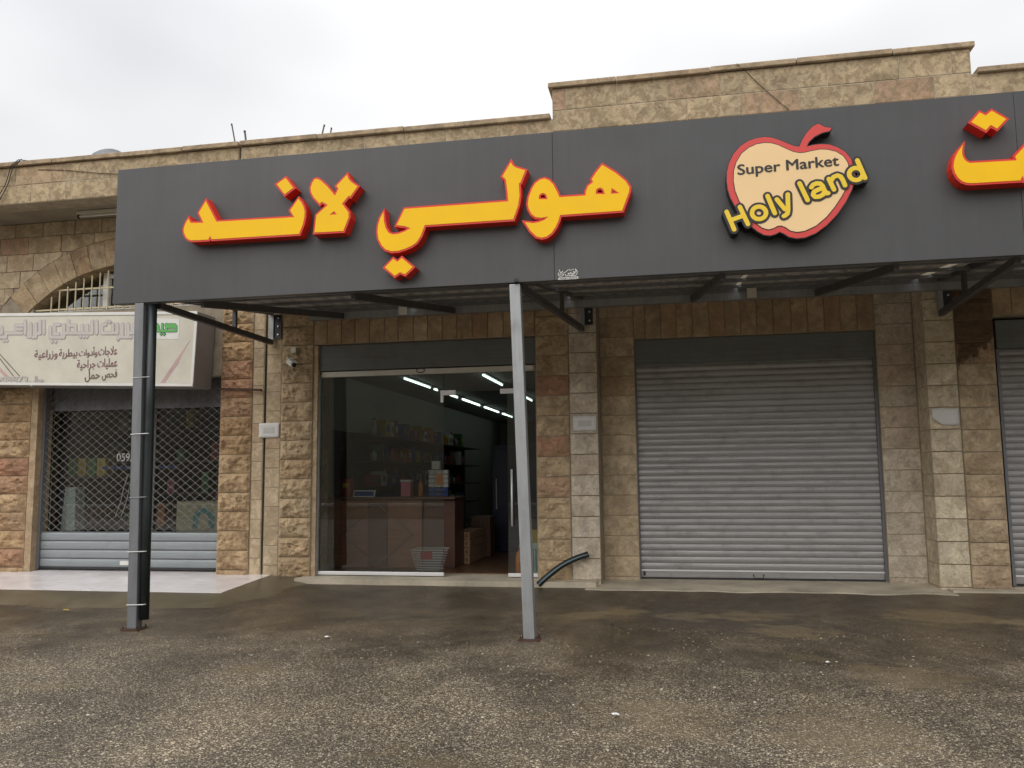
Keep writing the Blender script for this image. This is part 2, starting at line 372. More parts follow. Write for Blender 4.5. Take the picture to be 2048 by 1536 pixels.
    def build(s, name, mat, parent=None, smooth=False, bevel=0):
        o = link(name, s.mesh(name, mat, smooth), parent)
        if bevel:
            b = o.modifiers.new('bevel', 'BEVEL'); b.width = bevel; b.segments = 2; b.limit_method = 'ANGLE'
        return o
def link(name, me, parent=None):
    o = bpy.data.objects.new(name, me); COL.objects.link(o)
    if parent is not None:
        o.parent = parent; o.matrix_parent_inverse = ROOTINV[parent.name] if parent.name in ROOTINV else Matrix.Identity(4)
    return o
ROOTINV = {}
def thing(name, loc, label, cat, group=None):
    o = bpy.data.objects.new(name, None); COL.objects.link(o); o.location = loc; o.empty_display_size = .1
    ROOTINV[o.name] = Matrix.Translation(-Vector(loc)); return tag(o, label, cat, group)
def tag(o, label, cat, group=None):
    o['label'] = label; o['category'] = cat
    if group: o['group'] = group
    return o
def struct(o, kind='structure'): o['kind'] = kind; return o
def offset_poly(p, d, lim=2.2):       # grow a closed polygon by d with mitred corners
    n = len(p); area = sum(p[i][0]*p[(i+1)%n][1]-p[(i+1)%n][0]*p[i][1] for i in range(n)); sg = 1 if area > 0 else -1; out = []
    for i in range(n):
        a, b, c = Vector(p[i-1]), Vector(p[i]), Vector(p[(i+1)%n])
        e1, e2 = (b-a).normalized(), (c-b).normalized()
        n1, n2 = Vector((e1.y, -e1.x))*sg, Vector((e2.y, -e2.x))*sg
        m = n1+n2
        if m.length < 1e-4: m = n1
        m.normalize(); k = min(1/max(m.dot(n1), .05), lim)
        out.append(tuple(b+m*d*k))
    return out

def rock_face(x0, x1, z0, z1, y, depth=.10, amp=.028, nx=13, nz=8, seed=0):
    """hewn stone: flat drafted edge, uneven bulging face towards -Y"""
    mb = MB(); vs = []; off = Vector((seed*3.7, seed*1.3, 0))
    for j in range(nz+1):
        for i in range(nx+1):
            u, v = i/nx, j/nz; X = x0+(x1-x0)*u; Z = z0+(z1-z0)*v
            e = min(min(u, 1-u)*(x1-x0), min(v, 1-v)*(z1-z0))/.045
            k = min(1, e)
            h = .5+.65*noise.noise(Vector((X*7, Z*9, 0))+off)+.65*noise.noise(Vector((X*18, Z*21, 5))+off)+.35*noise.noise(Vector((X*45, Z*45, 15))+off)
            jx = 0 if i in (0, nx) else .012*noise.noise(Vector((X*30, Z*30, 9))+off)
            jz = 0 if j in (0, nz) else .012*noise.noise(Vector((X*30, Z*30, 19))+off)
            vs.append((X+jx, y-amp*max(-.2, h)*k, Z+jz))
    nf = len(vs); fs = []
    for j in range(nz):
        for i in range(nx):
            a = j*(nx+1)+i; b, c, d = a+1, a+nx+2, a+nx+1
            fs += [(a, b, c), (a, c, d)] if (i+j+seed) % 2 else [(a, b, d), (b, c, d)]
    ring = [i for i in range(nx+1)]+[j*(nx+1)+nx for j in range(1, nz+1)]+[nz*(nx+1)+i for i in range(nx-1, -1, -1)]+[j*(nx+1) for j in range(nz-1, 0, -1)]
    for q in ring: vs.append((vs[q][0], y+depth, vs[q][2]))
    m = len(ring)
    for i in range(m): fs.append((ring[i], nf+i, nf+(i+1)%m, ring[(i+1)%m]))
    mb.add(vs, fs); return mb
SEED = [0]
def rock_stone(parent, x0, x1, z0, z1, y, mat, amp=.028, depth=.1, gap=.005):
    SEED[0] += 1
    return rock_face(x0+gap, x1-gap, z0+gap, z1-gap, y, depth, amp, seed=SEED[0]).build('stone', mat, parent)
def flat_stone(parent, x0, x1, z0, z1, y, mat, depth=.1, gap=.0035, cham=.006):
    SEED[0] += 1; r = random.Random(SEED[0])
    y += r.uniform(-.002, .002)+(.004 if mat.startswith('smooth') else -.001)
    x0 += gap; x1 -= gap; z0 += gap; z1 -= gap; c = cham
    vs = [(x0+c,y,z0+c),(x1-c,y,z0+c),(x1-c,y,z1-c),(x0+c,y,z1-c),(x0,y+c,z0),(x1,y+c,z0),(x1,y+c,z1),(x0,y+c,z1),(x0,y+depth,z0),(x1,y+depth,z0),(x1,y+depth,z1),(x0,y+depth,z1)]
    vs[:4] = [(a+r.uniform(-.002,.002), b, c_+r.uniform(-.002,.002)) for a, b, c_ in vs[:4]]
    fs = [(0,1,2,3),(0,4,5,1),(1,5,6,2),(2,6,7,3),(3,7,4,0),(4,8,9,5),(5,9,10,6),(6,10,11,7),(7,11,8,4)]
    return MB().add(vs, fs).build('stone', mat, parent)
def poly_stone(parent, poly, y, mat, depth=.1):
    SEED[0] += 1; y += random.Random(SEED[0]).uniform(-.004, .004)
    return MB().prism(poly, y, y+depth).build('stone', mat, parent, bevel=.006)

# ------------------------------------------------------------------ ground
def gz(x, y):
    pts = [(-200, -.5), (-12, -.46), (-7, -.42), (-2.55, -.25), (-.2, -.075), (0, -.07), (300, -.07)]
    for (a, za), (b, zb) in zip(pts, pts[1:]):
        if a <= y <= b:
            z = za+(zb-za)*(y-a)/(b-a); break
    return z
def ground():
    xs = sorted(set([-160,-80,-40,-25,-18]+[-14+.4*i for i in range(66)]+[18,25,40,80,160])); ys = [-40, -30, -22, -17, -14]+[-12+.3*i for i in range(41)]+[.5, 2, 14, 16, 40]
    ys = sorted(set(round(q, 3) for q in ys)); vs = []; fs = []
    for y in ys:
        for x in xs:
            near = -10 < y < -.3
            vs.append((x, y, gz(x, y)+(.014*noise.noise(Vector((x*.7, y*.7, 3)))+.007*noise.noise(Vector((x*2.3, y*2.3, 8))) if near else 0)))
    n = len(xs)
    for j in range(len(ys)-1):
        for i in range(n-1): fs.append((j*n+i, j*n+i+1, (j+1)*n+i+1, (j+1)*n+i))
    struct(MB().add(vs, fs).build('ground', 'asphalt', smooth=True))
ground()
def added_hillside():   # unseen slope added across the street, high enough to darken the glass reflections
    vs = []; fs = []; n = 41
    for j, (y, h) in enumerate(((-39.5, -.9), (-44, 1.6), (-52, 5), (-66, 11), (-90, 20), (-130, 26), (-220, 27))):
        for i in range(n):
            x = -200+10*i; vs.append((x, y, h*(1+.25*noise.noise(Vector((x*.02, y*.03, 1))))))
    for j in range(6):
        for i in range(n-1): fs.append((j*n+i, j*n+i+1, (j+1)*n+i+1, (j+1)*n+i))
    struct(MB().add(vs, fs).build('added_hillside', 'hill', smooth=True))
added_hillside()
ow = thing('roadside_wall', (-10, -24, -.5), 'low pale roadside wall across the street, seen mirrored in the shop glass', 'wall')
MB().box(-60, 40, -24.3, -24, -.6, .02).build('wall', 'concrete', ow)
MB().box(-60, 40, -24.36, -23.94, .02, .14).build('coping', 'bar_light', ow)

def chippings():   # loose and half-buried stone chips, too many and too small to tell apart
    import numpy as np
    r = np.random.default_rng(3); n = 90000
    X = r.uniform(-6.5, 5.5, n); Y = r.uniform(-8.6, -2.0, n)
    keep = np.zeros(n, bool); u = r.random(n)
    for i in range(n):
        if abs(X[i]+Y[i]*.0) > .52*(Y[i]+10.2)*1.35+1.2: continue
        m = noise.noise(Vector((X[i]*.8, Y[i]*.8, 21)))*.9+noise.noise(Vector((X[i]*2.7, Y[i]*2.7, 5)))*.7+(-2.9-Y[i])*.33
        keep[i] = u[i] < min(1, max(.02, .30+m*.40))
    X, Y = X[keep], Y[keep]; n = len(X)
    Z = np.array([gz(a, b)+.014*noise.noise(Vector((a*.7, b*.7, 3)))+.007*noise.noise(Vector((a*2.3, b*2.3, 8))) for a, b in zip(X, Y)])
    S = r.gamma(4.5, .0009, n)+.0020; k = 5; ang = r.uniform(0, 6.28, n)
    V = np.zeros((n, k+1, 3)); fs = np.zeros((n, k, 3), int)
    for j in range(k):
        a = ang+2*np.pi*j/k; rr = S*r.uniform(.7, 1.25, n)
        V[:, j, 0] = X+rr*np.cos(a)*1.15; V[:, j, 1] = Y+rr*np.sin(a); V[:, j, 2] = Z-.001
    V[:, k, 0] = X+S*r.uniform(-.3, .3, n); V[:, k, 1] = Y+S*r.uniform(-.3, .3, n); V[:, k, 2] = Z+S*r.uniform(.25, .6, n)
    base = (np.arange(n)*(k+1))[:, None]
    for j in range(k): fs[:, j, 0] = (base+j)[:, 0]; fs[:, j, 1] = (base+(j+1)%k)[:, 0]; fs[:, j, 2] = (base+k)[:, 0]
    me = bpy.data.meshes.new('chippings'); me.vertices.add(n*(k+1)); me.vertices.foreach_set('co', V.reshape(-1))
    me.loops.add(n*k*3); me.loops.foreach_set('vertex_index', fs.reshape(-1)); me.polygons.add(n*k)
    me.polygons.foreach_set('loop_start', np.arange(0, n*k*3, 3)); me.polygons.foreach_set('loop_total', np.full(n*k, 3)); me.update(); me.validate()
    t = NT('stone_chips'); isl = t.n('NewGeometry').outputs['Random Per Island']
    t.set(t.ramp(isl, (0, (.08, .065, .045)), (.4, (.18, .148, .10)), (.8, (.30, .25, .178)), (.95, (.42, .36, .265)), (1, (.54, .48, .38))), .42); me.materials.append(t.m)
    o = link('chippings', me); o['kind'] = 'stuff'; o['label'] = 'loose pale stone chippings scattered over the wet asphalt'
chippings()
# sloped pieces of concrete in front of the shops
def slab(name, top, mat, depth=.25, jag=0):      # top polygon (x,y,z) with a skirt down
    vs = [tuple(q) for q in top]; n = len(vs); vs += [(x, y, z-depth) for x, y, z in top]
    fs = [tuple(range(n))]+[(i, n+i, n+(i+1)%n, (i+1)%n) for i in range(n)]
    return struct(MB().add(vs, fs).build(name, mat))
def edge_line(x0, x1, y, n, amp, dz, s):
    return [(x0+(x1-x0)*i/n, y+amp*noise.noise(Vector(((x0+(x1-x0)*i/n)*2.1, s, 0))), dz) for i in range(n+1)]
slab('concrete_threshold', edge_line(-4.72, -.93, -.21, 30, .05, -.012, 1)+[(-.93, .5, 0), (-4.6, .5, 0)], 'concrete')
slab('concrete_ramp', [(x, y, gz(x, y)+.012) for x, y, z in edge_line(-1.05, 2.95, -.33, 36, .10, 0, 4)]+[(2.86, .55, -.045), (-.88, .55, -.045)], 'concrete')
slab('concrete_apron', [(x, y, gz(x, y)+.016) for x, y, z in edge_line(2.95, 9, -.16, 30, .05, 0, 9)]+[(9, .5, -.02), (2.9, .5, -.02)], 'concrete')
# wet screed skirt around the tiled apron
def skirt():
    inner = [(-11, -1.21, -.066), (-8, -1.21, -.066), (-6.5, -1.21, -.066), (-5.14, -1.21, -.066), (-5.13, -.7, -.03), (-5.12, -.03, .0), (-4.75, -.02, -.02)]
    outer = [(-11, -1.66), (-8, -1.72), (-6.5, -1.70), (-5.0, -1.60), (-4.62, -1.0), (-4.55, -.45), (-4.5, -.22)]
    vs = []; fs = []; P_ = []; Q_ = []
    for k in range(len(inner)-1):
        for s in range(6):
            t = s/6; a = Vector(inner[k]).lerp(Vector(inner[k+1]), t); b = Vector(outer[k]).lerp(Vector(outer[k+1]), t)
            b += Vector((.06*noise.noise(Vector((a.x*3, a.y*3, 2))), .10*noise.noise(Vector((a.x*2.2, a.y*3, 7)))))
            P_.append(a); Q_.append(Vector((b.x, b.y, gz(b.x, b.y)-.012)))
    for a, b in zip(P_, Q_):
        for s in range(4):
            q = a.lerp(b, s/3); vs.append((q.x, q.y, q.z+(.012 if s in (1, 2) else 0)))
    for i in range(len(P_)-1):
        for s in range(3): fs.append((i*4+s, i*4+s+1, (i+1)*4+s+1, (i+1)*4+s))
    struct(MB().add(vs, fs).build('concrete_skirt', 'concrete_wet', smooth=True))
skirt()
def apron():
    base = struct(MB().add([(-11,-1.2,-.075),(-5.15,-1.2,-.075),(-5.15,.3,.005),(-11,.3,.005),(-11,-1.2,-.3),(-5.15,-1.2,-.3),(-5.15,.3,-.3),(-11,.3,-.3)],
        [(0,1,2,3),(0,4,5,1),(1,5,6,2),(2,6,7,3),(3,7,4,0)]).build('tiled_apron', 'concrete'))
    zt = lambda y: -.0615+(y+1.2)*(.08/1.5)
    for j in range(3):
        for i in range(10):
            x1 = -5.145-.6*i; x0 = x1-.597; y0 = -1.2+.5*j; y1 = y0+.4975
            vs = [(x0,y0,zt(y0)),(x1,y0,zt(y0)),(x1,y1,zt(y1)),(x0,y1,zt(y1))]; vs += [(a,b,c-.013) for a,b,c in vs]
            o = MB().add(vs, [(0,1,2,3),(0,4,5,1),(1,5,6,2),(2,6,7,3),(3,7,4,0)]).build('tile', 'marble', base)
apron()

# ------------------------------------------------------------------ buildings
BR = thing('market_building', (2, .3, 0), 'long single-storey stone building with the supermarket and rolled shutters under grey sign', 'building')
BL = thing('pharmacy_building', (-8, .3, 0), 'tan stone building at left with arched window above the cream sign', 'building')
CZ = [.0+.25*k for k in range(-1, 20)]
PO = .013  # mortar plane behind the stone faces
def prism_boxes(bl, name, mat, parent):
    mb = MB()
    for b in bl: mb.box(*b)
    return mb.build(name, mat, parent)
prism_boxes([(-5.262,-4.60,PO,.4,-.4,4.9),(-4.60,-1.655,PO,.4,2.978,4.9),(-1.655,-.888,PO,.4,-.4,4.9),(-.888,-.445,.413,.75,-.4,4.9),(2.435,2.872,.413,.75,-.4,4.9),(-.445,2.435,.413,.75,2.945,4.9),
    (2.872,3.602,PO,.4,-.4,4.9),(3.602,7.0,PO,.4,2.978,4.9),(7.0,12,PO,.4,-.4,4.9),(-.7,2.7,.75,.8,2.945,4.9)], 'wall', 'mortar', BR)
prism_boxes([(-5.262,-5.06,.4,15,-.4,4.9),(11.8,12,.4,15,-.4,4.9),(-5.262,12,15,15.2,-.4,4.9),(-5.262,12,-.5,15.2,4.922,5.1)], 'outer_wall', 'render_wall', BR)
prism_boxes([(-5.262,-1.276,-.796,-.5,4.915,5.42),(-1.276,3.29,-.796,-.5,4.915,5.79),(3.29,12,-.796,-.5,4.915,5.50)], 'parapet_wall', 'mortar_pale', BR)
prism_boxes([(-13,-8.80,PO,.4,-.4,3.6),(-5.917,-5.292,PO,.4,-.4,3.6),(-8.80,-5.917,PO,.4,2.62,3.6)], 'wall', 'mortar', BL)
prism_boxes([(-13,-12.8,.4,15,-.4,4.9),(-13,-5.292,15,15.2,-.4,4.9),(-5.49,-5.292,.4,15,-.4,4.9),(-13,-5.292,-.5,15.2,4.922,5.1)], 'outer_wall', 'render_wall', BL)
prism_boxes([(-13,-5.292,-.796,-.5,4.915,5.42)], 'parapet_wall', 'mortar_pale', BL)
# arch wall above the pharmacy
AX, AZ, AR, AT = -7.36, 1.93, 2.32, .37
def arc_z(x, r): return AZ+math.sqrt(max(0, r*r-(x-AX)**2))
poly = [(-13, 3.6), (-8.86, 3.6), (-8.86, 3.70)]+[(AX+AR*math.sin(a), AZ+AR*math.cos(a)) for a in [math.asin(-1.5/AR)+(2*math.asin(1.5/AR))*i/24 for i in range(25)]]+[(-5.86, 3.70), (-5.86, 3.6), (-5.292, 3.6), (-5.292, 4.918), (-13, 4.918)]
MB().prism(poly, PO, .4).build('wall', 'mortar', BL)
# arch stones
a0 = math.asin(1.5/AR)+.07; nV = 15
for k in range(nV):
    t0 = -a0+2*a0*k/nV+.0012; t1 = -a0+2*a0*(k+1)/nV-.0012
    ri, ro = AR-.012, AR+AT
    poly_stone(BL, [(AX+ri*math.sin(t0), AZ+ri*math.cos(t0)), (AX+ro*math.sin(t0), AZ+ro*math.cos(t0)), (AX+ro*math.sin((t0+t1)/2), AZ+ro*math.cos((t0+t1)/2)), (AX+ro*math.sin(t1), AZ+ro*math.cos(t1)), (AX+ri*math.sin(t1), AZ+ri*math.cos(t1)), (AX+ri*math.sin((t0+t1)/2), AZ+ri*math.cos((t0+t1)/2))], -.004, 'rock_tan' if k != 4 else 'rock_gold', .3)
# coursed stones around the arch, each cut to the curve
rows = [(3.5, 3.74), (3.74, 3.98), (3.98, 4.22), (4.22, 4.47), (4.47, 4.715), (4.715, 4.918)]
for ri, (z0, z1) in enumerate(rows):
    x = -10.6+.31*(ri % 2)
    while x < -5.3:
        x1 = min(x+rnd.uniform(.42, .62), -5.295)
        if -5.295-x1 < .2: x1 = -5.295
        xs = [x+.004+(x1-x-.008)*i/8 for i in range(9)]
        bot = [(q, max(z0+.004, arc_z(q, AR+AT+.004) if abs(q-AX) < AR+AT else z0+.004)) for q in xs]
        segs = []; cur = []
        for q, b in bot:
            if b < z1-.02: cur.append((q, b))
            else:
                if len(cur) > 1: segs.append(cur)
                cur = []
        if len(cur) > 1: segs.append(cur)
        for s_ in segs:
            poly_stone(BL, s_+[(s_[-1][0], z1-.004), (s_[0][0], z1-.004)], 0, 'rock_tan' if ri == 4 else 'smooth_tan', .12)
        x = x1
# window under the arch
def arch_window():
    wn = MB().box(-8.9, -5.8, .22, .25, 3.60, 3.66).build('window', 'banner_frame', BL)
    MB().box(-8.86, -5.86, .262, .266, 3.60, 4.3).build('pane', 'glass_dark', wn)
    fr = MB()
    for x in (-7.86, -6.86): fr.box(x-.045, x+.045, .20, .258, 3.66, arc_z(x, AR)-.02)
    fr.box(-7.815, -6.905, .205, .256, 4.10, 4.16)
    fr.build('frame', 'banner_frame', wn)
    MB().prism([(-8.86, 3.60), (-5.86, 3.60)]+[(AX+(AR+.01)*math.sin(a), AZ+(AR+.01)*math.cos(a)) for a in [a0-.07-(2*a0-.14)*i/20 for i in range(21)]], .9, .95).build('dark_panel', 'int_dark', wn)  # dark arched panel set some way behind the pane
arch_window()
gr = thing('window_grille', (-7.36, .06, 3.63), 'cream painted bar grille in front of the arched window', 'grille')
for z in (3.645, 3.925):
    half = 1.62 if z < 3.8 else 1.27
    MB().box(AX-half, AX+half, .045, .065, z-.011, z+.011).build('rail', 'grille_cream', gr)
x = -8.60
while x < -6.1:
    MB().tube([(x, .04, 3.60), (x, .04, min(arc_z(x, AR)-.06, 3.93+.10*(1-((x-AX)/1.4)**2)+.14))], .010, 6).build('bar', 'grille_cream', gr)
    x += .127
# parapets: two courses and copings
def parapet_row(parent, xs, z0, z1, y=-.8):
    for a, b in zip(xs, xs[1:]): flat_stone(parent, a, b, z0, z1, y, 'parapet', .1, .003)
def run(x0, x1, lo, hi):
    xs = [x0]
    while xs[-1] < x1-.001:
        n = xs[-1]+rnd.uniform(lo, hi); xs.append(x1 if x1-n < lo*.7 else n)
    return xs
parapet_row(BL, run(-10.2, -5.292, .5, .72), 4.915, 5.165); parapet_row(BL, run(-10.35, -5.292, .5, .72), 5.165, 5.42)
parapet_row(BR, run(-5.262, -1.276, .5, .72), 5.165, 5.42)
parapet_row(BR, [-1.276, -1.121, -.52, .067, .654, 1.203, 1.816, 2.567, 3.10, 3.29], 5.517, 5.79)
parapet_row(BR, [-1.276, -.911, -.344, .279, .886, 1.506, 2.289, 2.913, 3.29], 5.26, 5.517)
parapet_row(BR, run(-1.276, 3.29, .5, .7), 5.01, 5.26)
parapet_row(BR, run(3.29, 6.2, .5, .7), 5.25, 5.50)
parapet_row(BR, run(3.29, 6.2, .5, .7), 5.0, 5.25)
def coping(parent, xs, z, h=.06, y=-.845):
    for a, b in zip(xs, xs[1:]):
        SEED[0] += 1; r = random.Random(SEED[0]); dz = r.uniform(-.006, .006); dy = r.uniform(-.008, .008)
        vs = [(a+.003,y+dy,z+dz),(b-.003,y+dy,z+dz),(b-.003,-.45,z+dz),(a+.003,-.45,z+dz)]
        vs += [(p,q,s+h) for p,q,s in vs]
        MB().add(vs, [(0,3,2,1),(4,5,6,7),(0,1,5,4),(1,2,6,5),(2,3,7,6),(3,0,4,7)]).build('coping_stone', 'coping', parent, bevel=.008)
coping(BL, run(-10.2, -5.285, .9, 1.3), 5.423); coping(BR, run(-5.27, -1.30, .9, 1.3), 5.423)
coping(BR, [-1.325, -.52, .55, 1.49, 2.5, 3.335], 5.793); coping(BR, run(3.34, 6.4, .9, 1.2), 5.503)
# pillars of hewn stone
for k in range(-1, 14):
    z0, z1 = .06+.25*k, .31+.25*k
    if k < 10: rock_stone(BL, -9.32, -8.80, z0, z1, 0, 'rock_gold', .06); 
    if k < 10: rock_stone(BL, -9.86, -9.32, z0, z1, 0, 'rock_gold', .06)
    rock_stone(BL, -5.917, -5.457, z0, z1, 0, 'rock_gold', .06)
    flat_stone(BL, -5.452, -5.297, z0-.1, z1-.1, .002, 'smooth_tan')
    flat_stone(BR, -5.257, -5.05, z0+.06, z1+.06, .004, 'smooth_tan')
    z0, z1 = -.02+.25*k, .23+.25*k
    rock_stone(BR, -5.046, -4.606, z0, z1, 0, 'rock_tan', .055)
    rock_stone(BR, -1.648, -1.238, z0-.01, z1-.01, 0, 'rock_tan', .034)
    flat_stone(BR, -1.230, -.885, z0+.01, z1+.01, -.012, 'smooth_pale', .42)
    flat_stone(BR, -.880, -.448, z0+.005, z1+.005, .402, 'smooth_tan')
    flat_stone(BR, 2.438, 2.860, z0+.03, z1+.03, .402, 'smooth_pale')
    flat_stone(BR, 2.866, 3.190, z0-.02, z1-.02, -.012, 'smooth_stained', .42)
    rock_stone(BR, 3.198, 3.602, z0-.03, z1-.03, 0, 'rock_stained', .03)
# reveals of the openings in plain stone
prism_boxes([(-8.80,-8.70,.005,.3,-.1,2.6)], 'reveal', 'lintel', BL)
prism_boxes([(-4.602,-4.545,.02,.4,-.02,2.97)], 'reveal', 'lintel', BR)
# soldier-course lintels
xs = [-4.596,-4.411,-4.213,-4.027,-3.826,-3.627,-3.435,-3.233,-3.043,-2.85,-2.657,-2.455,-2.253,-2.053,-1.878,-1.656]
for a, b in zip(xs, xs[1:]): flat_stone(BR, a, b, 2.978, 3.46, 0, 'lintel')
xs = [-.448,-.302,-.105,.087,.284,.488,.683,.874,1.066,1.264,1.473,1.668,1.86,2.05,2.24,2.43]
for a, b in zip(xs, xs[1:]): flat_stone(BR, a, b, 2.945, 3.46, .402, 'lintel')
xs = [3.606+.2*i for i in range(8)]
for a, b in zip(xs, xs[1:]): flat_stone(BR, a, b, 2.99, 3.46, 0, 'lintel')

# ------------------------------------------------------------------ rooms behind the glass
def shell(x0, x1, y0, y1, z0, z1, fl, wl, ce, t=.05):
    struct(MB().box(x0, x1, y0, y1, z0-.06, z0).build('interior_floor', fl))
    struct(MB().box(x0, x1, y0, y1, z1, z1+.05).build('interior_ceiling', ce))
    w_ = MB(); w_.box(x0-t, x0, y0, y1, z0-.06, z1+.05); w_.box(x1, x1+t, y0, y1, z0-.06, z1+.05); w_.box(x0-t, x1+t, y1, y1+t, z0-.06, z1+.05)
    struct(w_.build('interior_wall', wl))
shell(-5.0, -1.0, .42, 14, .008, 2.80, 'int_floor', 'int_wall', 'int_ceiling')
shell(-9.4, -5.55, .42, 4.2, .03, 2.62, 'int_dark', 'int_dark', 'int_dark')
rows_ = [(-4.05, [(2.1,3.55),(3.75,4.0),(4.35,5.4),(5.75,7.3),(7.7,9.3),(9.7,11.0),(11.4,12.6)]), (-2.78, [(2.0,3.5),(5.2,6.5),(8.2,9.6)])]
for rx, segs in rows_:
    for ti, (a, b) in enumerate(segs):
        tl = thing('tube_light', (rx, (a+b)/2, 2.75), 'lit fluorescent tube on the shop ceiling, number '+('one','two','three','four','five','six','seven')[ti]+' from the glass in the '+('left' if rx < -3 else 'right')+' row', 'light', 'ceiling tubes inside the supermarket')
        MB().box(rx-.03, rx+.03, a, b, 2.775, 2.798).build('batten', 'white', tl)
        MB().tube([(rx, a+.03, 2.755), (rx, b-.03, 2.755)], .014, 8).build('tube', 'tube', tl)

# ------------------------------------------------------------------ supermarket front
sf = thing('glass_shopfront', (-3.1, .1, 0), 'dark glass shop front with open doorway under the grey sign', 'shopfront')
MB().box(-4.525, -2.860, .095, .105, .05, 2.545).build('pane', 'glass', sf)
MB().box(-2.030, -1.670, .095, .105, .05, 2.30).build('pane', 'glass', sf)
MB().box(-2.852, -1.670, .095, .105, 2.315, 2.545).build('pane', 'glass', sf)
MB().box(-4.535, -2.855, .075, .125, .003, .048).build('bottom_rail', 'alu', sf, bevel=.006)
MB().box(-2.035, -1.662, .075, .125, .003, .048).build('bottom_rail', 'alu', sf, bevel=.006)
MB().box(-4.548, -4.527, .06, .14, .003, 2.56).build('side_channel', 'galv', sf)
for x0, x1 in ((-2.90, -2.70), (-2.12, -1.93)):
    MB().box(x0, x1, .085, .115, 2.27, 2.335).build('patch_fitting', 'alu', sf, bevel=.004)
MB().box(-2.90, -2.86, .088, .112, 2.18, 2.27).build('patch_fitting', 'alu', sf, bevel=.004)
MB().tube([(-1.975, .05, .62), (-1.975, .05, 1.32)], .013, 10).tube([(-1.975, .05, .72), (-1.975, .095, .72)], .008, 6).tube([(-1.975, .05, 1.22), (-1.975, .095, 1.22)], .008, 6).build('handle', 'alu', sf, True)
rs = thing('rolled_up_shutter', (-3.1, .1, 2.55), 'grey shutter box with pale bottom bar rolled up above the glass shop front', 'shutter')
MB().box(-4.545, -1.66, .06, .39, 2.635, 2.972).build('box_panel', 'box_panel', rs, bevel=.005)
MB().box(-4.52, -1.668, .075, .14, 2.552, 2.622).build('bottom_bar', 'bar_light', rs, bevel=.006)
MB().tube([(-3.16+.055*math.cos(a), .07, 2.60-.03*math.sin(a)) for a in [math.pi*2*i/14 for i in range(15)]], .005, 6).build('pull_handle', 'steel_black', rs)
MB().box(-1.79, -1.69, .05, .074, 2.565, 2.61).build('lock', 'white', rs)

# counter and goods
ct = thing('shop_counter', (-3.95, 1.1, .01), 'dark wooden counter with diamond trim behind the left shop window', 'counter')
MB().box(-4.93, -3.40, .92, 1.5, .01, .93).build('body', 'counter', ct)
MB().box(-3.395, -2.95, .98, 1.5, .01, .92).build('body', 'counter_dark', ct)
MB().box(-4.95, -2.92, .88, 1.52, .932, .965).build('top', 'counter_dark', ct, bevel=.004)
MB().box(-4.17, -3.885, .905, .918, .03, .90).build('centre_panel', 'counter_dark', ct)
cx, cz = -4.03, .46
for a, b in (((cx-.5, cz), (cx, cz+.42)), ((cx, cz+.42), (cx+.5, cz)), ((cx+.5, cz), (cx, cz-.42)), ((cx, cz-.42), (cx-.5, cz))):
    MB().capsule(a, b, .008, .892, .903).build('trim', 'trim', ct)
def bottle(nm, x, y, z, r, h, mat, cap, label, cat, group=None):
    t = thing(nm, (x, y, z), label, cat, group)
    MB().lathe([(r*.9,0),(r,.02*h),(r,.62*h),(r*.75,.74*h),(r*.36,.82*h),(r*.36,.9*h)], (x, y, z), 12).build('body', mat, t, True)
    MB().lathe([(r*.42,.9*h),(r*.42,h)], (x, y, z), 10).build('cap', cap, t, True)
t = thing('red_canister', (-4.55, 1.12, .966), 'red canister with cream label on the wooden counter', 'canister')
MB().lathe([(.075,0),(.08,.01),(.08,.20),(.07,.215)], (-4.55, 1.12, .966), 16).build('body', 'p_red', t, True)
MB().lathe([(.078,.216),(.078,.245),(.06,.255)], (-4.55, 1.12, .966), 16).build('lid', 'p_red', t, True)
MB().box(-4.59, -4.51, 1.032, 1.038, 1.10, 1.16).build('label_patch', 'p_yellow', t)
t = thing('price_display', (-4.27, 1.05, .966), 'white framed display lying on the wooden counter', 'display')
vs = lambda x0,x1,z0,z1,y: [(x0,y,z0),(x1,y,z0),(x1,y+.05,z1),(x0,y+.05,z1)]
MB().add(vs(-4.43,-4.11,.968,1.06,1.0)+[(a,b+.02,c) for a,b,c in vs(-4.43,-4.11,.968,1.06,1.0)], [(0,1,2,3),(4,7,6,5),(0,4,5,1),(1,5,6,2),(2,6,7,3),(3,7,4,0)]).build('frame', 'white', t)
MB().add([(-4.41,.995,.982),(-4.13,.995,.982),(-4.13,1.033,1.045),(-4.41,1.033,1.045)], [(0,1,2,3)]).build('screen', 'p_blue', t)
t = thing('pink_packet_box', (-3.68, 1.15, .966), 'pink box of packets near the right end of the counter', 'box')
MB().box(-3.76, -3.62, 1.1, 1.22, .967, 1.17).build('body', 'p_pink', t, bevel=.004)
MB().box(-3.77, -3.61, 1.09, 1.23, 1.172, 1.20).build('lid', 'p_white', t, bevel=.004)
bottle('orange_bottle', -3.50, 1.2, .966, .035, .24, 'p_orange', 'p_red', 'orange bottle standing at the counter end behind the glass', 'bottle')
t = thing('packet_stack', (-3.30, 1.3, .966), 'stack of white and blue packets on the counter near the doorway', 'packets')
for k in range(6):
    for j in range(3):
        MB().box(-3.40+.095*j, -3.31+.095*j, 1.25, 1.34, .967+.062*k, 1.022+.062*k).build('packet', 'p_white' if k > 1 else 'p_blue', t, bevel=.004)
MB().box(-3.36, -3.24, 1.26, 1.33, 1.345, 1.46).build('top_packet', 'p_white', t, bevel=.004)
t = thing('sticker', (-3.0, .12, 1.2), 'orange and cream sticker on the edge of the glass pane', 'sticker')
MB().box(-2.96, -2.875, .107, .109, 1.13, 1.28).build('sheet', 'p_orange', t); MB().box(-2.95, -2.885, .1095, .111, 1.19, 1.26).build('print', 'p_white', t)
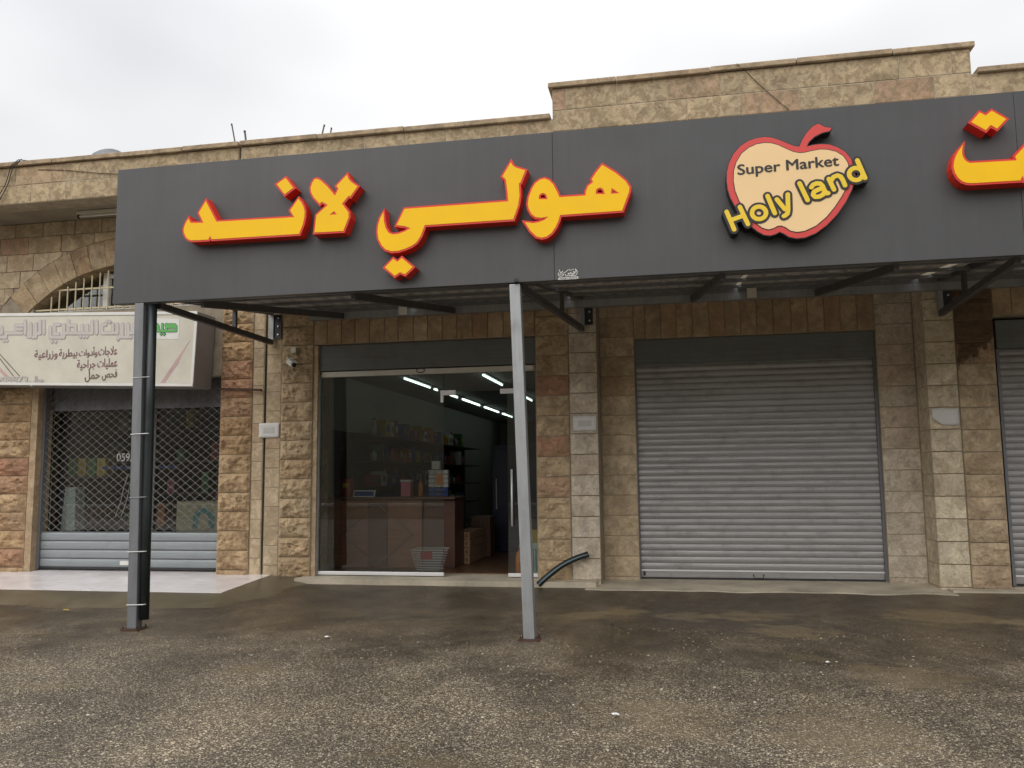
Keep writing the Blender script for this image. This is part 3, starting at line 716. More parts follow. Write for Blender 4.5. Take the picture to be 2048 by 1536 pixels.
# wire shopping basket by the glass
t = thing('wire_basket', (-3.18, .62, .01), 'wire shopping basket with red plate standing inside the glass', 'basket')
def rect(z, s): 
    hx, hy = .15+.07*s, .11+.05*s; return [(-3.19-hx,.62-hy,z),(-3.19+hx,.62-hy,z),(-3.19+hx,.62+hy,z),(-3.19-hx,.62+hy,z),(-3.19-hx,.62-hy,z)]
for k in range(9):
    s = k/8; MB().tube(rect(.03+.26*s, s), .0035 if 0 < k < 8 else .006, 5).build('wire', 'alu', t)
for k in range(15):
    u = -1+2*k/14
    MB().tube([(-3.19+.15*u, .51, .03), (-3.19+.22*u, .46, .29)], .0025, 4).build('wire', 'alu', t)
MB().box(-3.28, -3.12, .462, .466, .17, .27).build('plate', 'p_red', t)
# cartons on the floor
for k in range(4):
    t = thing('carton', (-3.0, 1.9, .01+.112*k), ('bottom', 'second lowest', 'second highest', 'topmost')[k]+' of four printed cartons stacked inside the doorway', 'carton', 'cartons inside the doorway')
    z = .012+.112*k
    MB().box(-3.14, -2.87, 1.5, 2.5, z, z+.105).build('box', 'carton', t, bevel=.004)
    MB().prism([(-3.075+.034*math.cos(a), z+.055+.034*math.sin(a)) for a in [2*math.pi*i/14 for i in range(14)]], 1.494, 1.499).build('print', 'carton_print', t)
    MB().capsule((-2.925, z+.055), (-2.905, z+.075), .007, 1.495, 1.499).capsule((-2.925, z+.055), (-2.905, z+.035), .007, 1.4945, 1.499).build('print', 'carton_print', t)
t = thing('brown_carton', (-2.95, 2.6, .46), 'loose brown carton lying behind the printed carton stack', 'carton')
MB().box(-3.1, -2.8, 2.55, 2.9, .012, .62).build('box', 'p_brown', t, bevel=.005); MB().box(-2.955, -2.945, 2.545, 2.549, .02, .60).build('tape', 'trim', t)
t = thing('drinks_fridge', (-2.5, 3.5, .01), 'dark navy cabinet standing inside the doorway', 'fridge')
MB().box(-2.95, -2.10, 3.4, 4.1, .012, 1.75).build('body', 'navy', t, bevel=.01); MB().box(-2.90, -2.15, 3.385, 3.399, .2, 1.68).build('door', 'navy', t, bevel=.004); MB().box(-2.88, -2.86, 3.36, 3.384, .7, 1.2).build('handle', 'galv', t)
# shelves with goods along the left wall and the back
def shelf_unit(nm, x0, x1, y0, y1, levels, label):
    t = thing(nm, ((x0+x1)/2, (y0+y1)/2, .01), label, 'shelf')
    for z in levels: MB().box(x0, x1, y0, y1, z-.02, z).build('shelf_board', 'shelf', t)
    for y in (y0+.02, (y0+y1)/2, y1-.02): MB().box(x0, x0+.04, y-.02, y+.02, .01, levels[-1]+.02).build('upright', 'shelf', t)
lev = [.25, .68, 1.1, 1.5, 1.9]
MB().box(-4.998, -4.982, 1.6, 9.5, .02, 1.95).build('wall_board', 'shelf', thing('wall_boarding', (-4.99, 5.5, .02), 'dark boarding on the left wall behind the shop shelves', 'boarding'))
shelf_unit('wall_shelves', -4.98, -4.55, 2.3, 9.5, lev, 'long dark shelving along the left wall behind the counter')
cols = ['p_red','p_blue','p_green','p_yellow','p_white','p_brown','p_pink','p_orange']
LV = ('lowest filled board', 'middle board', 'second highest board', 'topmost board')
for li, z in enumerate(lev[1:]):
    y = 2.45; cnt = 0
    while y < 8.0:
        cnt += 1
        h = rnd.uniform(.14, .30); d = rnd.uniform(.12, .26); kind = rnd.random(); m = rnd.choice(cols)
        if kind < .4: bottle('bottle', -4.66, y, z+.001, .05, h, m, rnd.choice(cols), m[2:]+' bottle on the '+LV[li]+' of the wall shelves, item '+str(cnt)+' from the window', 'bottle', 'bottles on the wall shelves')
        else:
            t = thing('packet', (-4.68, y, z), m[2:]+' packet on the '+LV[li]+' of the wall shelves, item '+str(cnt)+' from the window', 'packet', 'packets on the wall shelves')
            MB().box(-4.78, -4.58, y-d/2, y+d/2, z+.001, z+h).build('body', m, t, bevel=.008); MB().box(-4.579, -4.576, y-d/3, y+d/3, z+h*.3, z+h*.7).build('label_patch', rnd.choice(cols), t)
        y += d+rnd.uniform(.02, .07)
# goods behind the right pane
bottle('oil_bottle', -1.93, .42, .01, .075, .36, 'p_orange', 'p_yellow', 'amber oil bottle standing behind the narrow right pane', 'bottle')
bottle('oil_bottle', -1.93, .62, .01, .075, .50, 'p_brown', 'p_yellow', 'taller dark bottle behind the amber oil bottle by right pane', 'bottle')
t = thing('goods_box', (-1.74, .4, .01), 'yellow and pale printed box behind the narrow right pane', 'box')
MB().box(-1.83, -1.67, .3, .6, .012, .40).build('body', 'ice', t, bevel=.005); MB().box(-1.832, -1.668, .298, .602, .402, .56).build('top_pack', 'p_yellow', t, bevel=.005)
for k in range(4): MB().box(-1.80+.035*k, -1.785+.035*k, .296, .299, .05, .33).build('print', 'teal', t)

# ------------------------------------------------------------------ shutters
def slat_mesh(x0, x1, pitch, bulge, mat, groove=.006):
    prof = [(0, 0), (-.002, groove*.5), (-bulge*.6, pitch*.18), (-bulge, pitch*.45), (-bulge*.8, pitch*.72), (-bulge*.25, pitch-groove), (.003, pitch-groove*.5), (.003, pitch)]
    vs = []; n = len(prof)
    for x in (x0, x1): vs += [(x, y, z) for y, z in prof]
    return MB().add(vs, [(i, n+i, n+i+1, i+1) for i in range(n-1)]).mesh('slat', mat, False)
def shutter(name, x0, x1, y, z0, z1, pitch, label, mat='slat', handle=None):
    t = thing(name, ((x0+x1)/2, y, z0), label, 'shutter')
    me = slat_mesh(x0, x1, pitch, .011, mat); n = int((z1-z0-.11)/pitch)+1
    for k in range(n):
        o = link('slat', me, t); o.location = (0, y+rnd.uniform(-.002, .002), z0+.11+pitch*k); o.rotation_euler = (0, rnd.uniform(-.0004, .0004), rnd.uniform(-.0006, .0006))
    MB().box(x0, x1, y-.012, y+.02, z0+.012, z0+.085).build('bottom_bar', mat, t, bevel=.004)
    MB().box(x0, x1, y-.02, y+.015, z0+.086, z0+.106).build('bar_lip', 'alu', t)
    MB().box(x0, x1, y-.008, y+.02, z0-.012, z0+.011).build('rubber_seal', 'steel_black', t)
    for a, b in ((x0-.035, x0-.002), (x1+.002, x1+.035)): MB().box(a, b, y-.035, y+.04, z0-.01, z1).build('side_guide', 'galv_dark', t)
    MB().box(x0-.03, x1+.03, y-.05, y+.2, z1+.004, z1+.33).build('box_panel', 'box_panel', t, bevel=.005)
    if handle is not None:
        MB().tube([(handle-.06, y-.012, z0+.055), (handle-.06, y-.04, z0+.05), (handle-.05, y-.045, z0+.015), (handle+.05, y-.045, z0+.015), (handle+.06, y-.04, z0+.05), (handle+.06, y-.012, z0+.055)], .006, 6).build('handle', 'steel_black', t)
        MB().box(x0+.02, x0+.05, y-.016, y-.0125, z0+.03, z0+.08).build('lock', 'steel_black', t)
    return t
shutter('roller_shutter', -.428, 2.405, .50, -.035, 2.612, .0768, 'wide closed grey slatted shutter between the two pale stone pilasters', handle=.97)
shutter('roller_shutter', 3.69, 6.9, .16, -.02, 2.62, .0768, 'closed slatted shutter cut off at the right edge of the view')
# pharmacy grille shutter
gs = thing('grille_shutter', (-7.35, .16, .05), 'open lattice security shutter with blue-grey slats at its foot under cream sign', 'shutter')
def lattice():
    X0, X1, per, row = -8.66, -5.86, .145, .0535
    mes = []
    for ph in (0, .5):
        mb = MB(); pts = []; n = int((X1-X0)/per*8)
        for i in range(n+1):
            x = X0+per*i/8; u = ((i/8+ph) % 1); tri = 1-4*abs(u-.5)       # -1..1
            tri = math.copysign(abs(tri)**.8, tri)
            pts.append((x, .0, .0268*tri))
        mb.tube(pts, .0036, 5)
        for i in range(n+1):
            if abs(((i/8+ph) % 1)-.5) < .01: mb.box(X0+per*i/8-.006, X0+per*i/8+.006, -.009, .009, .016, .038)
        mes.append(mb.mesh('lattice_rod', 'mesh_rod', False))
    k = 0; z = .575
    while z < 2.56:
        o = link('lattice_rod', mes[k % 2], gs); o.location = (0, .15, z); z += row; k += 1
lattice()
bs = slat_mesh(-8.66, -5.86, .119, .008, 'slat_blue', .016)
for k in range(4):
    o = link('slat', bs, gs); o.location = (0, .15, .062+.119*k)
    MB().box(-8.655, -5.865, .1405, .15, .062+.119*k+.112, .062+.119*k+.117).build('groove_strip', 'steel_dark', gs)
MB().box(-8.655, -5.865, .135, .17, .035, .060).build('rubber_seal', 'steel_black', gs)
MB().box(-7.42, -7.25, .1385, .141, .09, .145).build('stuck_notice', 'paper', gs)
MB().box(-8.698, -8.662, .11, .19, .03, 2.6).build('side_guide', 'galv_dark', gs)
MB().box(-8.66, -5.86, .24, .30, 2.22, 2.61).build('inner_lintel', 'galv_dark', gs)
# pharmacy window behind it
pw = thing('pharmacy_window', (-7.3, .33, .03), 'dark glass shop window behind the lattice shutter with white phone number', 'window')
MB().box(-8.70, -5.80, .33, .336, .04, 2.22).build('pane', 'glass_dark', pw)
MB().box(-7.1, -7.06, .31, .328, .04, 2.22).build('mullion', 'steel_dark', pw)
def text_mesh(body, mat, parent, name, x0, x1, z0, y, h=None, bold=0., ang=0., fit=True):
    """flat lettering in the XZ plane, fitted between x0 and x1 on baseline z0; every glyph lies a hair apart in depth"""
    c = bpy.data.curves.new('text', 'FONT'); c.body = body; c.resolution_u = 4
    o = bpy.data.objects.new('text', c); COL.objects.link(o); dg = bpy.context.evaluated_depsgraph_get(); dg.update()
    me = bpy.data.meshes.new_from_object(o.evaluated_get(dg)); bpy.data.objects.remove(o); bpy.data.curves.remove(c)
    bm = bmesh.new(); bm.from_mesh(me); bm.verts.ensure_lookup_table(); bm.faces.ensure_lookup_table(); nf = len(bm.faces); seen = set(); isl = 0
    for v in bm.verts:
        if v in seen: continue
        st = [v]; isl += 1
        while st:
            q = st.pop()
            if q in seen: continue
            seen.add(q); q.co.z = (isl % 7)*.004
            st += [e.other_vert(q) for e in q.link_edges]
    if bold:
        for dx, dy, dz in ((bold, 0, .031), (-bold, 0, .062), (0, bold*.6, .093), (0, -bold*.6, .124)):
            bm.faces.ensure_lookup_table(); g = bmesh.ops.duplicate(bm, geom=bm.faces[:nf])
            for v in g['geom']:
                if isinstance(v, bmesh.types.BMVert): v.co += Vector((dx, dy, dz))
    xs_ = [v.co.x for v in bm.verts]; mnx, mxx = min(xs_), max(xs_); s = (x1-x0)/(mxx-mnx)
    capz = max(v.co.y for v in bm.verts); sz = (h/capz) if h else s
    ca, sa = math.cos(ang), math.sin(ang)
    for v in bm.verts:
        a, b, d = (v.co.x-mnx)*s, v.co.y*sz, v.co.z*.012; v.co = (x0+a*ca-b*sa, y-d, z0+a*sa+b*ca)
    bm.to_mesh(me); bm.free(); me.materials.clear(); me.materials.append(M[mat])
    return link(name, me, parent)
text_mesh('0595 3', 'p_white', pw, 'phone_number', -7.67, -7.29, 1.50, .327, .11, .01)
def simple_item(nm, label, cat, parts, loc):
    t = thing(nm, loc, label, cat)
    for n_, b, m in parts: MB().box(*b).build(n_, m, t, bevel=.006)
    return t
t = simple_item('beige_carton', 'beige carton with teal arch print behind the lattice shutter', 'carton', [('box', (-6.86,-6.0,.55,.9,.032,.93), 'beige')], (-6.4,.7,.03))
MB().prism([(-6.60,.55),(-6.60,.70)]+[(-6.44-.16*math.cos(a), .70+.14*math.sin(a)) for a in [math.pi*i/10 for i in range(11)]]+[(-6.28,.55),(-6.36,.55)]+[(-6.44+.08*math.cos(a), .68+.09*math.sin(a)) for a in [math.pi*i/8 for i in range(9)]]+[(-6.52,.55)], .542, .548).build('print', 'teal', t)
t = thing('pink_bag', (-6.2, .75, .95), 'magenta bag lying on the beige carton', 'bag'); MB().lathe([(.02,0),(.15,.03),(.17,.10),(.10,.19),(.03,.23)], (-6.2,.75,.932), 12).build('body', 'magenta', t, True); MB().tube([(-6.24,.75,1.15),(-6.2,.75,1.22),(-6.16,.75,1.15)], .01, 6).build('handle', 'magenta', t)
t = thing('pale_box', (-8.5,.6,.03), 'pale icy blue tall box standing behind the lattice shutter', 'box')
MB().add([(-8.70,.5,.032),(-8.40,.5,.032),(-8.44,.5,1.14),(-8.60,.5,1.14),(-8.70,.7,.032),(-8.40,.7,.032),(-8.44,.7,1.14),(-8.60,.7,1.14)], [(0,1,2,3),(4,7,6,5),(0,4,5,1),(1,5,6,2),(2,6,7,3),(3,7,4,0)]).build('body', 'ice', t); MB().box(-8.6,-8.46,.49,.499,.3,.36).build('label_patch', 'p_white', t)
t = thing('blue_rail', (-7.5,.6,1.4), 'blue shelf edge running across the dark pharmacy window', 'shelf'); MB().box(-8.1,-6.9,.60,.63,1.40,1.43).build('rail', 'p_blue', t); MB().box(-8.1,-6.9,.631,.95,1.40,1.42).build('shelf_board', 'shelf', t)
t = thing('green_boxes', (-8.5,.8,1.3), 'green and yellow boxes on a dark rack behind the lattice shutter', 'boxes')
for k in range(4): MB().box(-8.78+.16*k, -8.64+.16*k, .75, .95, 1.30, 1.56).build('box', ('p_green','p_yellow')[k % 2], t, bevel=.004)
MB().box(-8.85,-8.1,.72,1.0,1.27,1.298).build('rack', 'shelf', t)
t = thing('dark_rack', (-7.2,1.6,.03), 'dark stacked goods deep inside the pharmacy', 'rack')
for k in range(4): MB().box(-9.2,-5.8,1.6,2.0,.5+.5*k,.53+.5*k).build('shelf_board', 'shelf', t)
for k in range(22):
    x = -9.0+.145*k; zz = .532+.5*(k % 4); MB().box(x, x+.12, 1.58, 1.8, zz, zz+rnd.uniform(.15, .35)).build('box', rnd.choice(cols), t, bevel=.005)
t = thing('hanging_straps', (-7.62,.5,.6), 'two pale hanging straps behind the lattice shutter', 'strap')
for dx in (0, .09): MB().tube([(-7.78+dx,.5,.72),(-7.70+dx,.5,.95),(-7.66+dx,.5,1.15),(-7.60+dx,.5,1.32)], .008, 6).build('strap', 'p_white', t)

# ------------------------------------------------------------------ pharmacy lightbox sign
VA = math.atan2(-.107, 2.886)
vs_ = thing('lightbox_sign', (-7.6, -.25, 2.48), 'cream pharmacy lightbox sign with faded lettering below the arched window', 'sign')
def vrot(mb):   # tilt about its lower right corner
    out = []
    for x, y, z in mb.v:
        dx, dz = x+6.05, z-2.425; out.append((-6.05+dx*math.cos(VA)-dz*math.sin(VA), y, 2.425+dx*math.sin(VA)+dz*math.cos(VA)))
    mb.v = out; return mb
vrot(MB().box(-10.6, -6.05, -.44, -.02, 2.43, 3.405)).build('casing', 'banner_side', vs_)
vrot(MB().box(-10.57, -6.085, -.4515, -.441, 2.465, 3.365)).build('face', 'banner', vs_)
for b in ((-10.6,-6.05,-.460,-.4405,2.425,2.462), (-10.6,-6.05,-.460,-.4405,3.368,3.41), (-6.083,-6.046,-.459,-.4405,2.4625,3.3675)): vrot(MB().box(*b)).build('edge_trim', 'banner_frame', vs_, bevel=.003)
D_ = {"letters":[[[[-4.774,3.874],[-4.748,3.828],[-4.603,3.818],[-4.66,3.927],[-4.586,4.044],[-4.461,3.82],[-3.617,3.808],[-3.662,3.882],[-3.577,3.994],[-3.544,3.951],[-3.522,3.91],[-3.509,3.863],[-3.51,3.806],[-3.524,3.732],[-3.564,3.635],[-4.504,3.641],[-4.527,3.679],[-4.544,3.64],[-4.735,3.644],[-4.769,3.658],[-4.795,3.684],[-4.815,3.721],[-4.823,3.756],[-4.818,3.791],[-4.802,3.831]],[]],[[[-3.719,4.219],[-3.635,4.11],[-3.725,4.051],[-3.811,4.162]],[]],[[[-3.398,4.184],[-3.374,4.18],[-3.342,4.16],[-3.276,4.098],[-3.192,3.996],[-3.155,4.066],[-3.178,4.094],[-3.069,4.2],[-3.051,4.152],[-3.02,4.118],[-2.959,4.073],[-3.032,3.976],[-3.051,3.984],[-3.117,3.909],[-3.049,3.815],[-3.047,3.768],[-3.1,3.634],[-3.401,3.638],[-3.383,3.812],[-3.266,3.908],[-3.33,3.947],[-3.35,3.926],[-3.416,3.999],[-3.443,4.053],[-3.45,4.094],[-3.436,4.139],[-3.416,4.174]],[[[-3.198,3.841],[-3.169,3.805],[-3.247,3.807]]]],[[[-0.563,4.094],[-0.443,4.008],[-0.353,3.922],[-0.319,3.862],[-0.323,3.82],[-0.391,3.646],[-0.965,3.644],[-0.981,3.589],[-1.008,3.531],[-1.048,3.478],[-1.091,3.448],[-1.138,3.439],[-1.19,3.454],[-1.245,3.511],[-1.297,3.598],[-1.218,3.583],[-1.158,3.591],[-1.109,3.609],[-1.075,3.638],[-1.138,3.63],[-1.193,3.639],[-1.232,3.671],[-1.258,3.723],[-1.267,3.77],[-1.257,3.837],[-1.226,3.916],[-1.193,3.967],[-1.149,3.998],[-1.106,4.006],[-1.06,3.984],[-1.022,3.938],[-0.99,3.871],[-0.968,3.815],[-0.724,3.813],[-0.719,3.857],[-0.696,3.904],[-0.65,3.936],[-0.663,3.966],[-0.623,4.023]],[[[-1.163,3.811],[-1.16,3.846],[-1.142,3.863],[-1.116,3.867],[-1.091,3.849],[-1.08,3.804]],[[-0.63,3.821],[-0.626,3.856],[-0.609,3.875],[-0.582,3.878],[-0.557,3.859],[-0.545,3.812]],[[-0.482,3.867],[-0.412,3.812],[-0.49,3.812]]]],[[[-1.424,4.192],[-1.41,4.159],[-1.377,4.134],[-1.288,4.1],[-1.336,3.984],[-1.351,3.979],[-1.346,3.857],[-1.361,3.764],[-1.409,3.634],[-2.273,3.636],[-2.314,3.53],[-2.356,3.471],[-2.405,3.44],[-2.467,3.417],[-2.537,3.4],[-2.607,3.4],[-2.664,3.422],[-2.706,3.466],[-2.738,3.53],[-2.748,3.6],[-2.743,3.669],[-2.722,3.737],[-2.689,3.797],[-2.685,3.707],[-2.668,3.636],[-2.636,3.582],[-2.594,3.565],[-2.538,3.568],[-2.475,3.585],[-2.415,3.616],[-2.468,3.639],[-2.555,3.655],[-2.476,3.811],[-1.454,3.811],[-1.461,3.906],[-1.476,4.026],[-1.508,4.06]],[]],[[[-2.588,3.324],[-2.546,3.291],[-2.502,3.328],[-2.393,3.232],[-2.468,3.165],[-2.519,3.189],[-2.571,3.156],[-2.671,3.244]],[]],[[[2.524,4.019],[2.514,3.985],[2.511,3.945],[2.515,3.915],[2.528,3.885],[2.544,3.867],[2.567,3.853],[2.932,3.846],[2.924,3.882],[3.05,4.013],[3.094,3.929],[3.098,3.849],[3.087,3.765],[3.045,3.669],[2.977,3.666],[2.97,3.711],[2.948,3.67],[2.57,3.675],[2.53,3.681],[2.495,3.699],[2.466,3.732],[2.446,3.774],[2.437,3.823],[2.443,3.875],[2.461,3.926],[2.487,3.97]],[]],[[[2.673,4.294],[2.719,4.262],[2.768,4.3],[2.876,4.216],[2.8,4.138],[2.752,4.175],[2.711,4.132],[2.601,4.214]],[]]],"apple_outer":[[1.186,4.117],[1.139,4.129],[1.076,4.162],[1.005,4.201],[0.948,4.224],[0.89,4.234],[0.824,4.229],[0.749,4.208],[0.681,4.167],[0.62,4.101],[0.576,4.017],[0.554,3.932],[0.55,3.854],[0.557,3.774],[0.578,3.694],[0.609,3.626],[0.65,3.549],[0.698,3.475],[0.754,3.413],[0.803,3.368],[0.852,3.337],[0.902,3.327],[0.946,3.337],[0.986,3.356],[1.021,3.336],[1.063,3.305],[1.123,3.287],[1.194,3.29],[1.288,3.324],[1.382,3.39],[1.471,3.479],[1.547,3.584],[1.601,3.687],[1.625,3.754],[1.637,3.814],[1.636,3.883],[1.615,3.966],[1.57,4.035],[1.509,4.083],[1.439,4.115],[1.369,4.126],[1.297,4.122],[1.246,4.111],[1.266,4.155],[1.315,4.199],[1.381,4.23],[1.449,4.241],[1.466,4.266],[1.412,4.278],[1.356,4.316],[1.309,4.296],[1.252,4.238],[1.21,4.172]],"apple_inner":[[1.186,4.056],[1.13,4.073],[1.073,4.105],[1.003,4.147],[0.945,4.169],[0.887,4.176],[0.821,4.17],[0.754,4.144],[0.689,4.095],[0.642,4.02],[0.616,3.943],[0.61,3.849],[0.621,3.754],[0.651,3.662],[0.688,3.585],[0.736,3.504],[0.791,3.442],[0.84,3.4],[0.89,3.381],[0.934,3.391],[0.971,3.409],[0.999,3.41],[1.035,3.393],[1.076,3.359],[1.132,3.342],[1.197,3.349],[1.291,3.389],[1.379,3.459],[1.453,3.545],[1.518,3.64],[1.561,3.721],[1.586,3.803],[1.591,3.872],[1.579,3.942],[1.547,3.999],[1.492,4.042],[1.423,4.067],[1.359,4.075],[1.287,4.067],[1.229,4.057]],"holy":[[[0.537,3.565],[0.596,3.398]],[[0.653,3.601],[0.716,3.439]],[[0.567,3.484],[0.685,3.521]],[[0.875,3.53],[0.872,3.515],[0.864,3.5],[0.852,3.489],[0.838,3.481],[0.821,3.478],[0.804,3.479],[0.788,3.484],[0.774,3.494],[0.763,3.507],[0.756,3.523],[0.755,3.539],[0.758,3.555],[0.765,3.569],[0.777,3.581],[0.792,3.589],[0.809,3.592],[0.826,3.591],[0.842,3.585],[0.856,3.575],[0.867,3.562],[0.873,3.547],[0.875,3.53]],[[0.894,3.684],[0.949,3.522]],[[0.972,3.647],[1.036,3.552]],[[1.066,3.685],[1.063,3.543],[1.056,3.512],[1.039,3.497],[1.025,3.491]],[[1.17,3.779],[1.231,3.621]],[[1.267,3.734],[1.283,3.756],[1.312,3.767],[1.344,3.762],[1.363,3.736],[1.376,3.696],[1.391,3.672],[1.405,3.671]],[[1.367,3.722],[1.32,3.708],[1.287,3.692],[1.279,3.665],[1.296,3.645],[1.331,3.645],[1.364,3.663],[1.377,3.693]],[[1.417,3.799],[1.455,3.7]],[[1.433,3.777],[1.456,3.813],[1.488,3.825],[1.516,3.812],[1.532,3.78],[1.548,3.731]],[[1.699,3.821],[1.696,3.806],[1.688,3.792],[1.677,3.781],[1.664,3.774],[1.648,3.77],[1.632,3.772],[1.617,3.777],[1.604,3.787],[1.595,3.799],[1.589,3.814],[1.587,3.83],[1.59,3.845],[1.598,3.859],[1.609,3.87],[1.622,3.877],[1.638,3.88],[1.654,3.879],[1.669,3.873],[1.682,3.864],[1.691,3.851],[1.697,3.836],[1.699,3.821]],[[1.661,3.948],[1.716,3.784]]],"super":[[0.645,3.9],[1.511,3.917]],"vline":[[[-8.288,3.377],[-8.278,3.211]],[[-8.346,3.379],[-8.336,3.214],[-8.403,3.216]],[[-8.41,3.345],[-8.4,3.165],[-8.444,3.167]],[[-8.489,3.349],[-8.479,3.177],[-8.521,3.179]],[[-8.577,3.39],[-8.566,3.22]],[[-8.609,3.336],[-8.723,3.341],[-8.716,3.233]],[[-8.694,3.288],[-8.619,3.285]],[[-8.615,3.229],[-8.867,3.24],[-8.864,3.184],[-9.007,3.19]],[[-8.936,3.324],[-8.931,3.243],[-9.011,3.246]],[[-7.483,3.34],[-7.475,3.181]],[[-7.552,3.343],[-7.544,3.184],[-7.95,3.201]],[[-7.622,3.292],[-7.616,3.187]],[[-7.699,3.295],[-7.693,3.19]],[[-7.91,3.363],[-7.901,3.199]],[[-7.906,3.305],[-7.8,3.3],[-7.795,3.194]],[[-7.976,3.315],[-7.967,3.147],[-8.016,3.149]],[[-8.042,3.322],[-8.12,3.325],[-8.113,3.197],[-8.056,3.194]],[[-8.184,3.288],[-8.176,3.154],[-7.967,3.145]],[[-7.348,3.291],[-7.4,3.293],[-7.395,3.18],[-7.234,3.173],[-7.24,3.29]],[[-7.174,3.287],[-7.168,3.17],[-7.234,3.173]],[[-7.098,3.284],[-7.091,3.113],[-7.147,3.116]],[[-7.014,3.28],[-7.006,3.11],[-7.058,3.112]],[[-6.93,3.276],[-6.925,3.162],[-6.99,3.164]]],"vdots":[[-8.894,3.137],[-8.848,3.135],[-8.144,3.096],[-8.091,3.094],[-7.715,3.144],[-7.666,3.142],[-7.622,3.14],[-7.331,3.328],[-7.287,3.326],[-7.155,3.086],[-6.969,3.104]],"green":[[[-6.466,3.25],[-6.333,3.244],[-6.314,3.219],[-6.312,3.162],[-6.675,3.178]],[[-6.453,3.255],[-6.449,3.168]],[[-6.512,3.258],[-6.509,3.171]],[[-6.594,3.259],[-6.572,3.239],[-6.569,3.173]],[[-6.64,3.301],[-6.635,3.176]],[[-6.428,3.218],[-6.337,3.214]]],"gdots":[[-6.521,3.128],[-6.48,3.126],[-6.683,3.139]],"gpatch":[[-6.794,3.355],[-6.272,3.318],[-6.271,3.05],[-6.782,3.079]],"vstripe":[[[-6.518,2.48],[-6.45,2.478],[-6.256,2.766],[-6.094,3.047],[-6.155,2.979],[-6.319,2.752]],[[-6.425,2.556],[-6.416,2.548],[-6.247,2.749],[-6.256,2.758]],[[-8.929,2.774],[-8.875,2.721],[-8.76,2.622],[-8.827,2.624],[-8.925,2.708]]],"vlines2":[[[-8.977,2.982],[-8.585,2.612]],[[-8.973,2.926],[-8.685,2.616]]],"vtext":[[[-8.408,2.861],[-7.158,2.862]],[[-7.753,2.697],[-7.151,2.703]],[[-7.625,2.545],[-7.144,2.563]],[[-8.977,2.547],[-8.243,2.531]]],"logo":[[[-0.999,3.157],[-0.986,3.125],[-0.975,3.132],[-0.965,3.143]],[[-1.006,3.128],[-1.008,3.111],[-0.999,3.098],[-0.983,3.094],[-0.968,3.098],[-0.961,3.109]],[[-0.968,3.12],[-0.955,3.107]],[[-0.957,3.125],[-0.934,3.135],[-0.914,3.153]],[[-0.942,3.113],[-0.939,3.098],[-0.926,3.094],[-0.913,3.102],[-0.914,3.117]],[[-0.916,3.119],[-0.901,3.117],[-0.886,3.127]],[[-0.891,3.097],[-0.869,3.104],[-0.848,3.121],[-0.84,3.136],[-0.846,3.157]],[[-0.846,3.157],[-0.829,3.135],[-0.83,3.116],[-0.841,3.098],[-0.86,3.09]],[[-0.906,3.093],[-0.898,3.105]],[[-0.887,3.092],[-0.865,3.098]],[[-0.892,3.116],[-0.866,3.117],[-0.853,3.129],[-0.868,3.135]],[[-0.906,3.147],[-0.901,3.156]],[[-0.89,3.142],[-0.886,3.151]],[[-0.873,3.154],[-0.862,3.154]],[[-0.997,3.115],[-0.975,3.113]]],"logobar":[[-0.998,3.071],[-0.829,3.073]],"wirec":[[[0.843,5.85],[0.939,5.776],[1.04,5.65],[1.179,5.492],[1.304,5.357],[1.392,5.272]]]}
def strokes(lines, r, y, d, step=.00012):
    mb = MB(); k = 0
    for l in lines:
        for a, b in zip(l, l[1:]):
            mb.capsule(a, b, r, y-step*(k % 9), y+d); k += 1
    return mb
def dots(pts, r, y, d):
    mb = MB()
    for i, (a, b) in enumerate(pts): mb.prism([(a+r, b), (a, b+r), (a-r, b), (a, b-r)], y-.0001*i, y+d)
    return mb
strokes(D_['vline'], .027, -.4555, .003).build('lettering_outline', 'ink_grey', vs_)
strokes(D_['vline'], .019, -.4575, .001).build('lettering', 'ink_pale', vs_)
dots(D_['vdots'], .034, -.4555, .003).build('lettering_outline', 'ink_grey', vs_); dots(D_['vdots'], .022, -.4575, .001).build('lettering', 'ink_pale', vs_)
MB().prism(D_['gpatch'], -.4545, -.452).build('patch', 'white_patch', vs_)
strokes(D_['green'], .020, -.4575, .002).build('lettering_outline', 'green_dark', vs_)
strokes(D_['green'], .0145, -.4595, .001).build('lettering', 'green', vs_)
dots(D_['gdots'], .030, -.4575, .002).build('lettering_outline', 'green_dark', vs_); dots(D_['gdots'], .020, -.4595, .001).build('lettering', 'green', vs_)
for i, p_ in enumerate(D_['vstripe']): MB().prism(p_, -.4530-.0003*i, -.452).build('stripe', 'ink_pink', vs_)
strokes(D_['vlines2'], .006, -.4545, .002).build('line', 'ink_brown', vs_)
forms = {'ا':0xFE8D,'ب':0xFE8F,'ت':0xFE95,'ة':0xFE93,'ج':0xFE9D,'ح':0xFEA1,'د':0xFEA9,'ر':0xFEAD,'ز':0xFEAF,'ص':0xFEB9,'ط':0xFEC1,'ع':0xFEC9,'ف':0xFED1,'ل':0xFEDD,'م':0xFEE1,'و':0xFEED,'ي':0xFEF1,'أ':0xFE83}
def shape(s):      # join Arabic letters into their contextual forms, in visual order
    s = s.replace('لا', 'ﻻ'); nj = set('ادرزوةأﻻ'); out = []
    for i, c in enumerate(s):
        if c not in forms and c != 'ﻻ': out.append(c); continue
        p_ = s[i-1] if i else ' '; n_ = s[i+1] if i+1 < len(s) else ' '
        jp = (p_ in forms or p_ == 'ﻻ') and p_ not in nj; jn = (n_ in forms or n_ == 'ﻻ') and c not in nj
        out.append(chr(0xFEFB+jp) if c == 'ﻻ' else chr(forms[c]+((3 if jn else 1) if jp else (2 if jn else 0))))
    return ''.join(reversed(out))
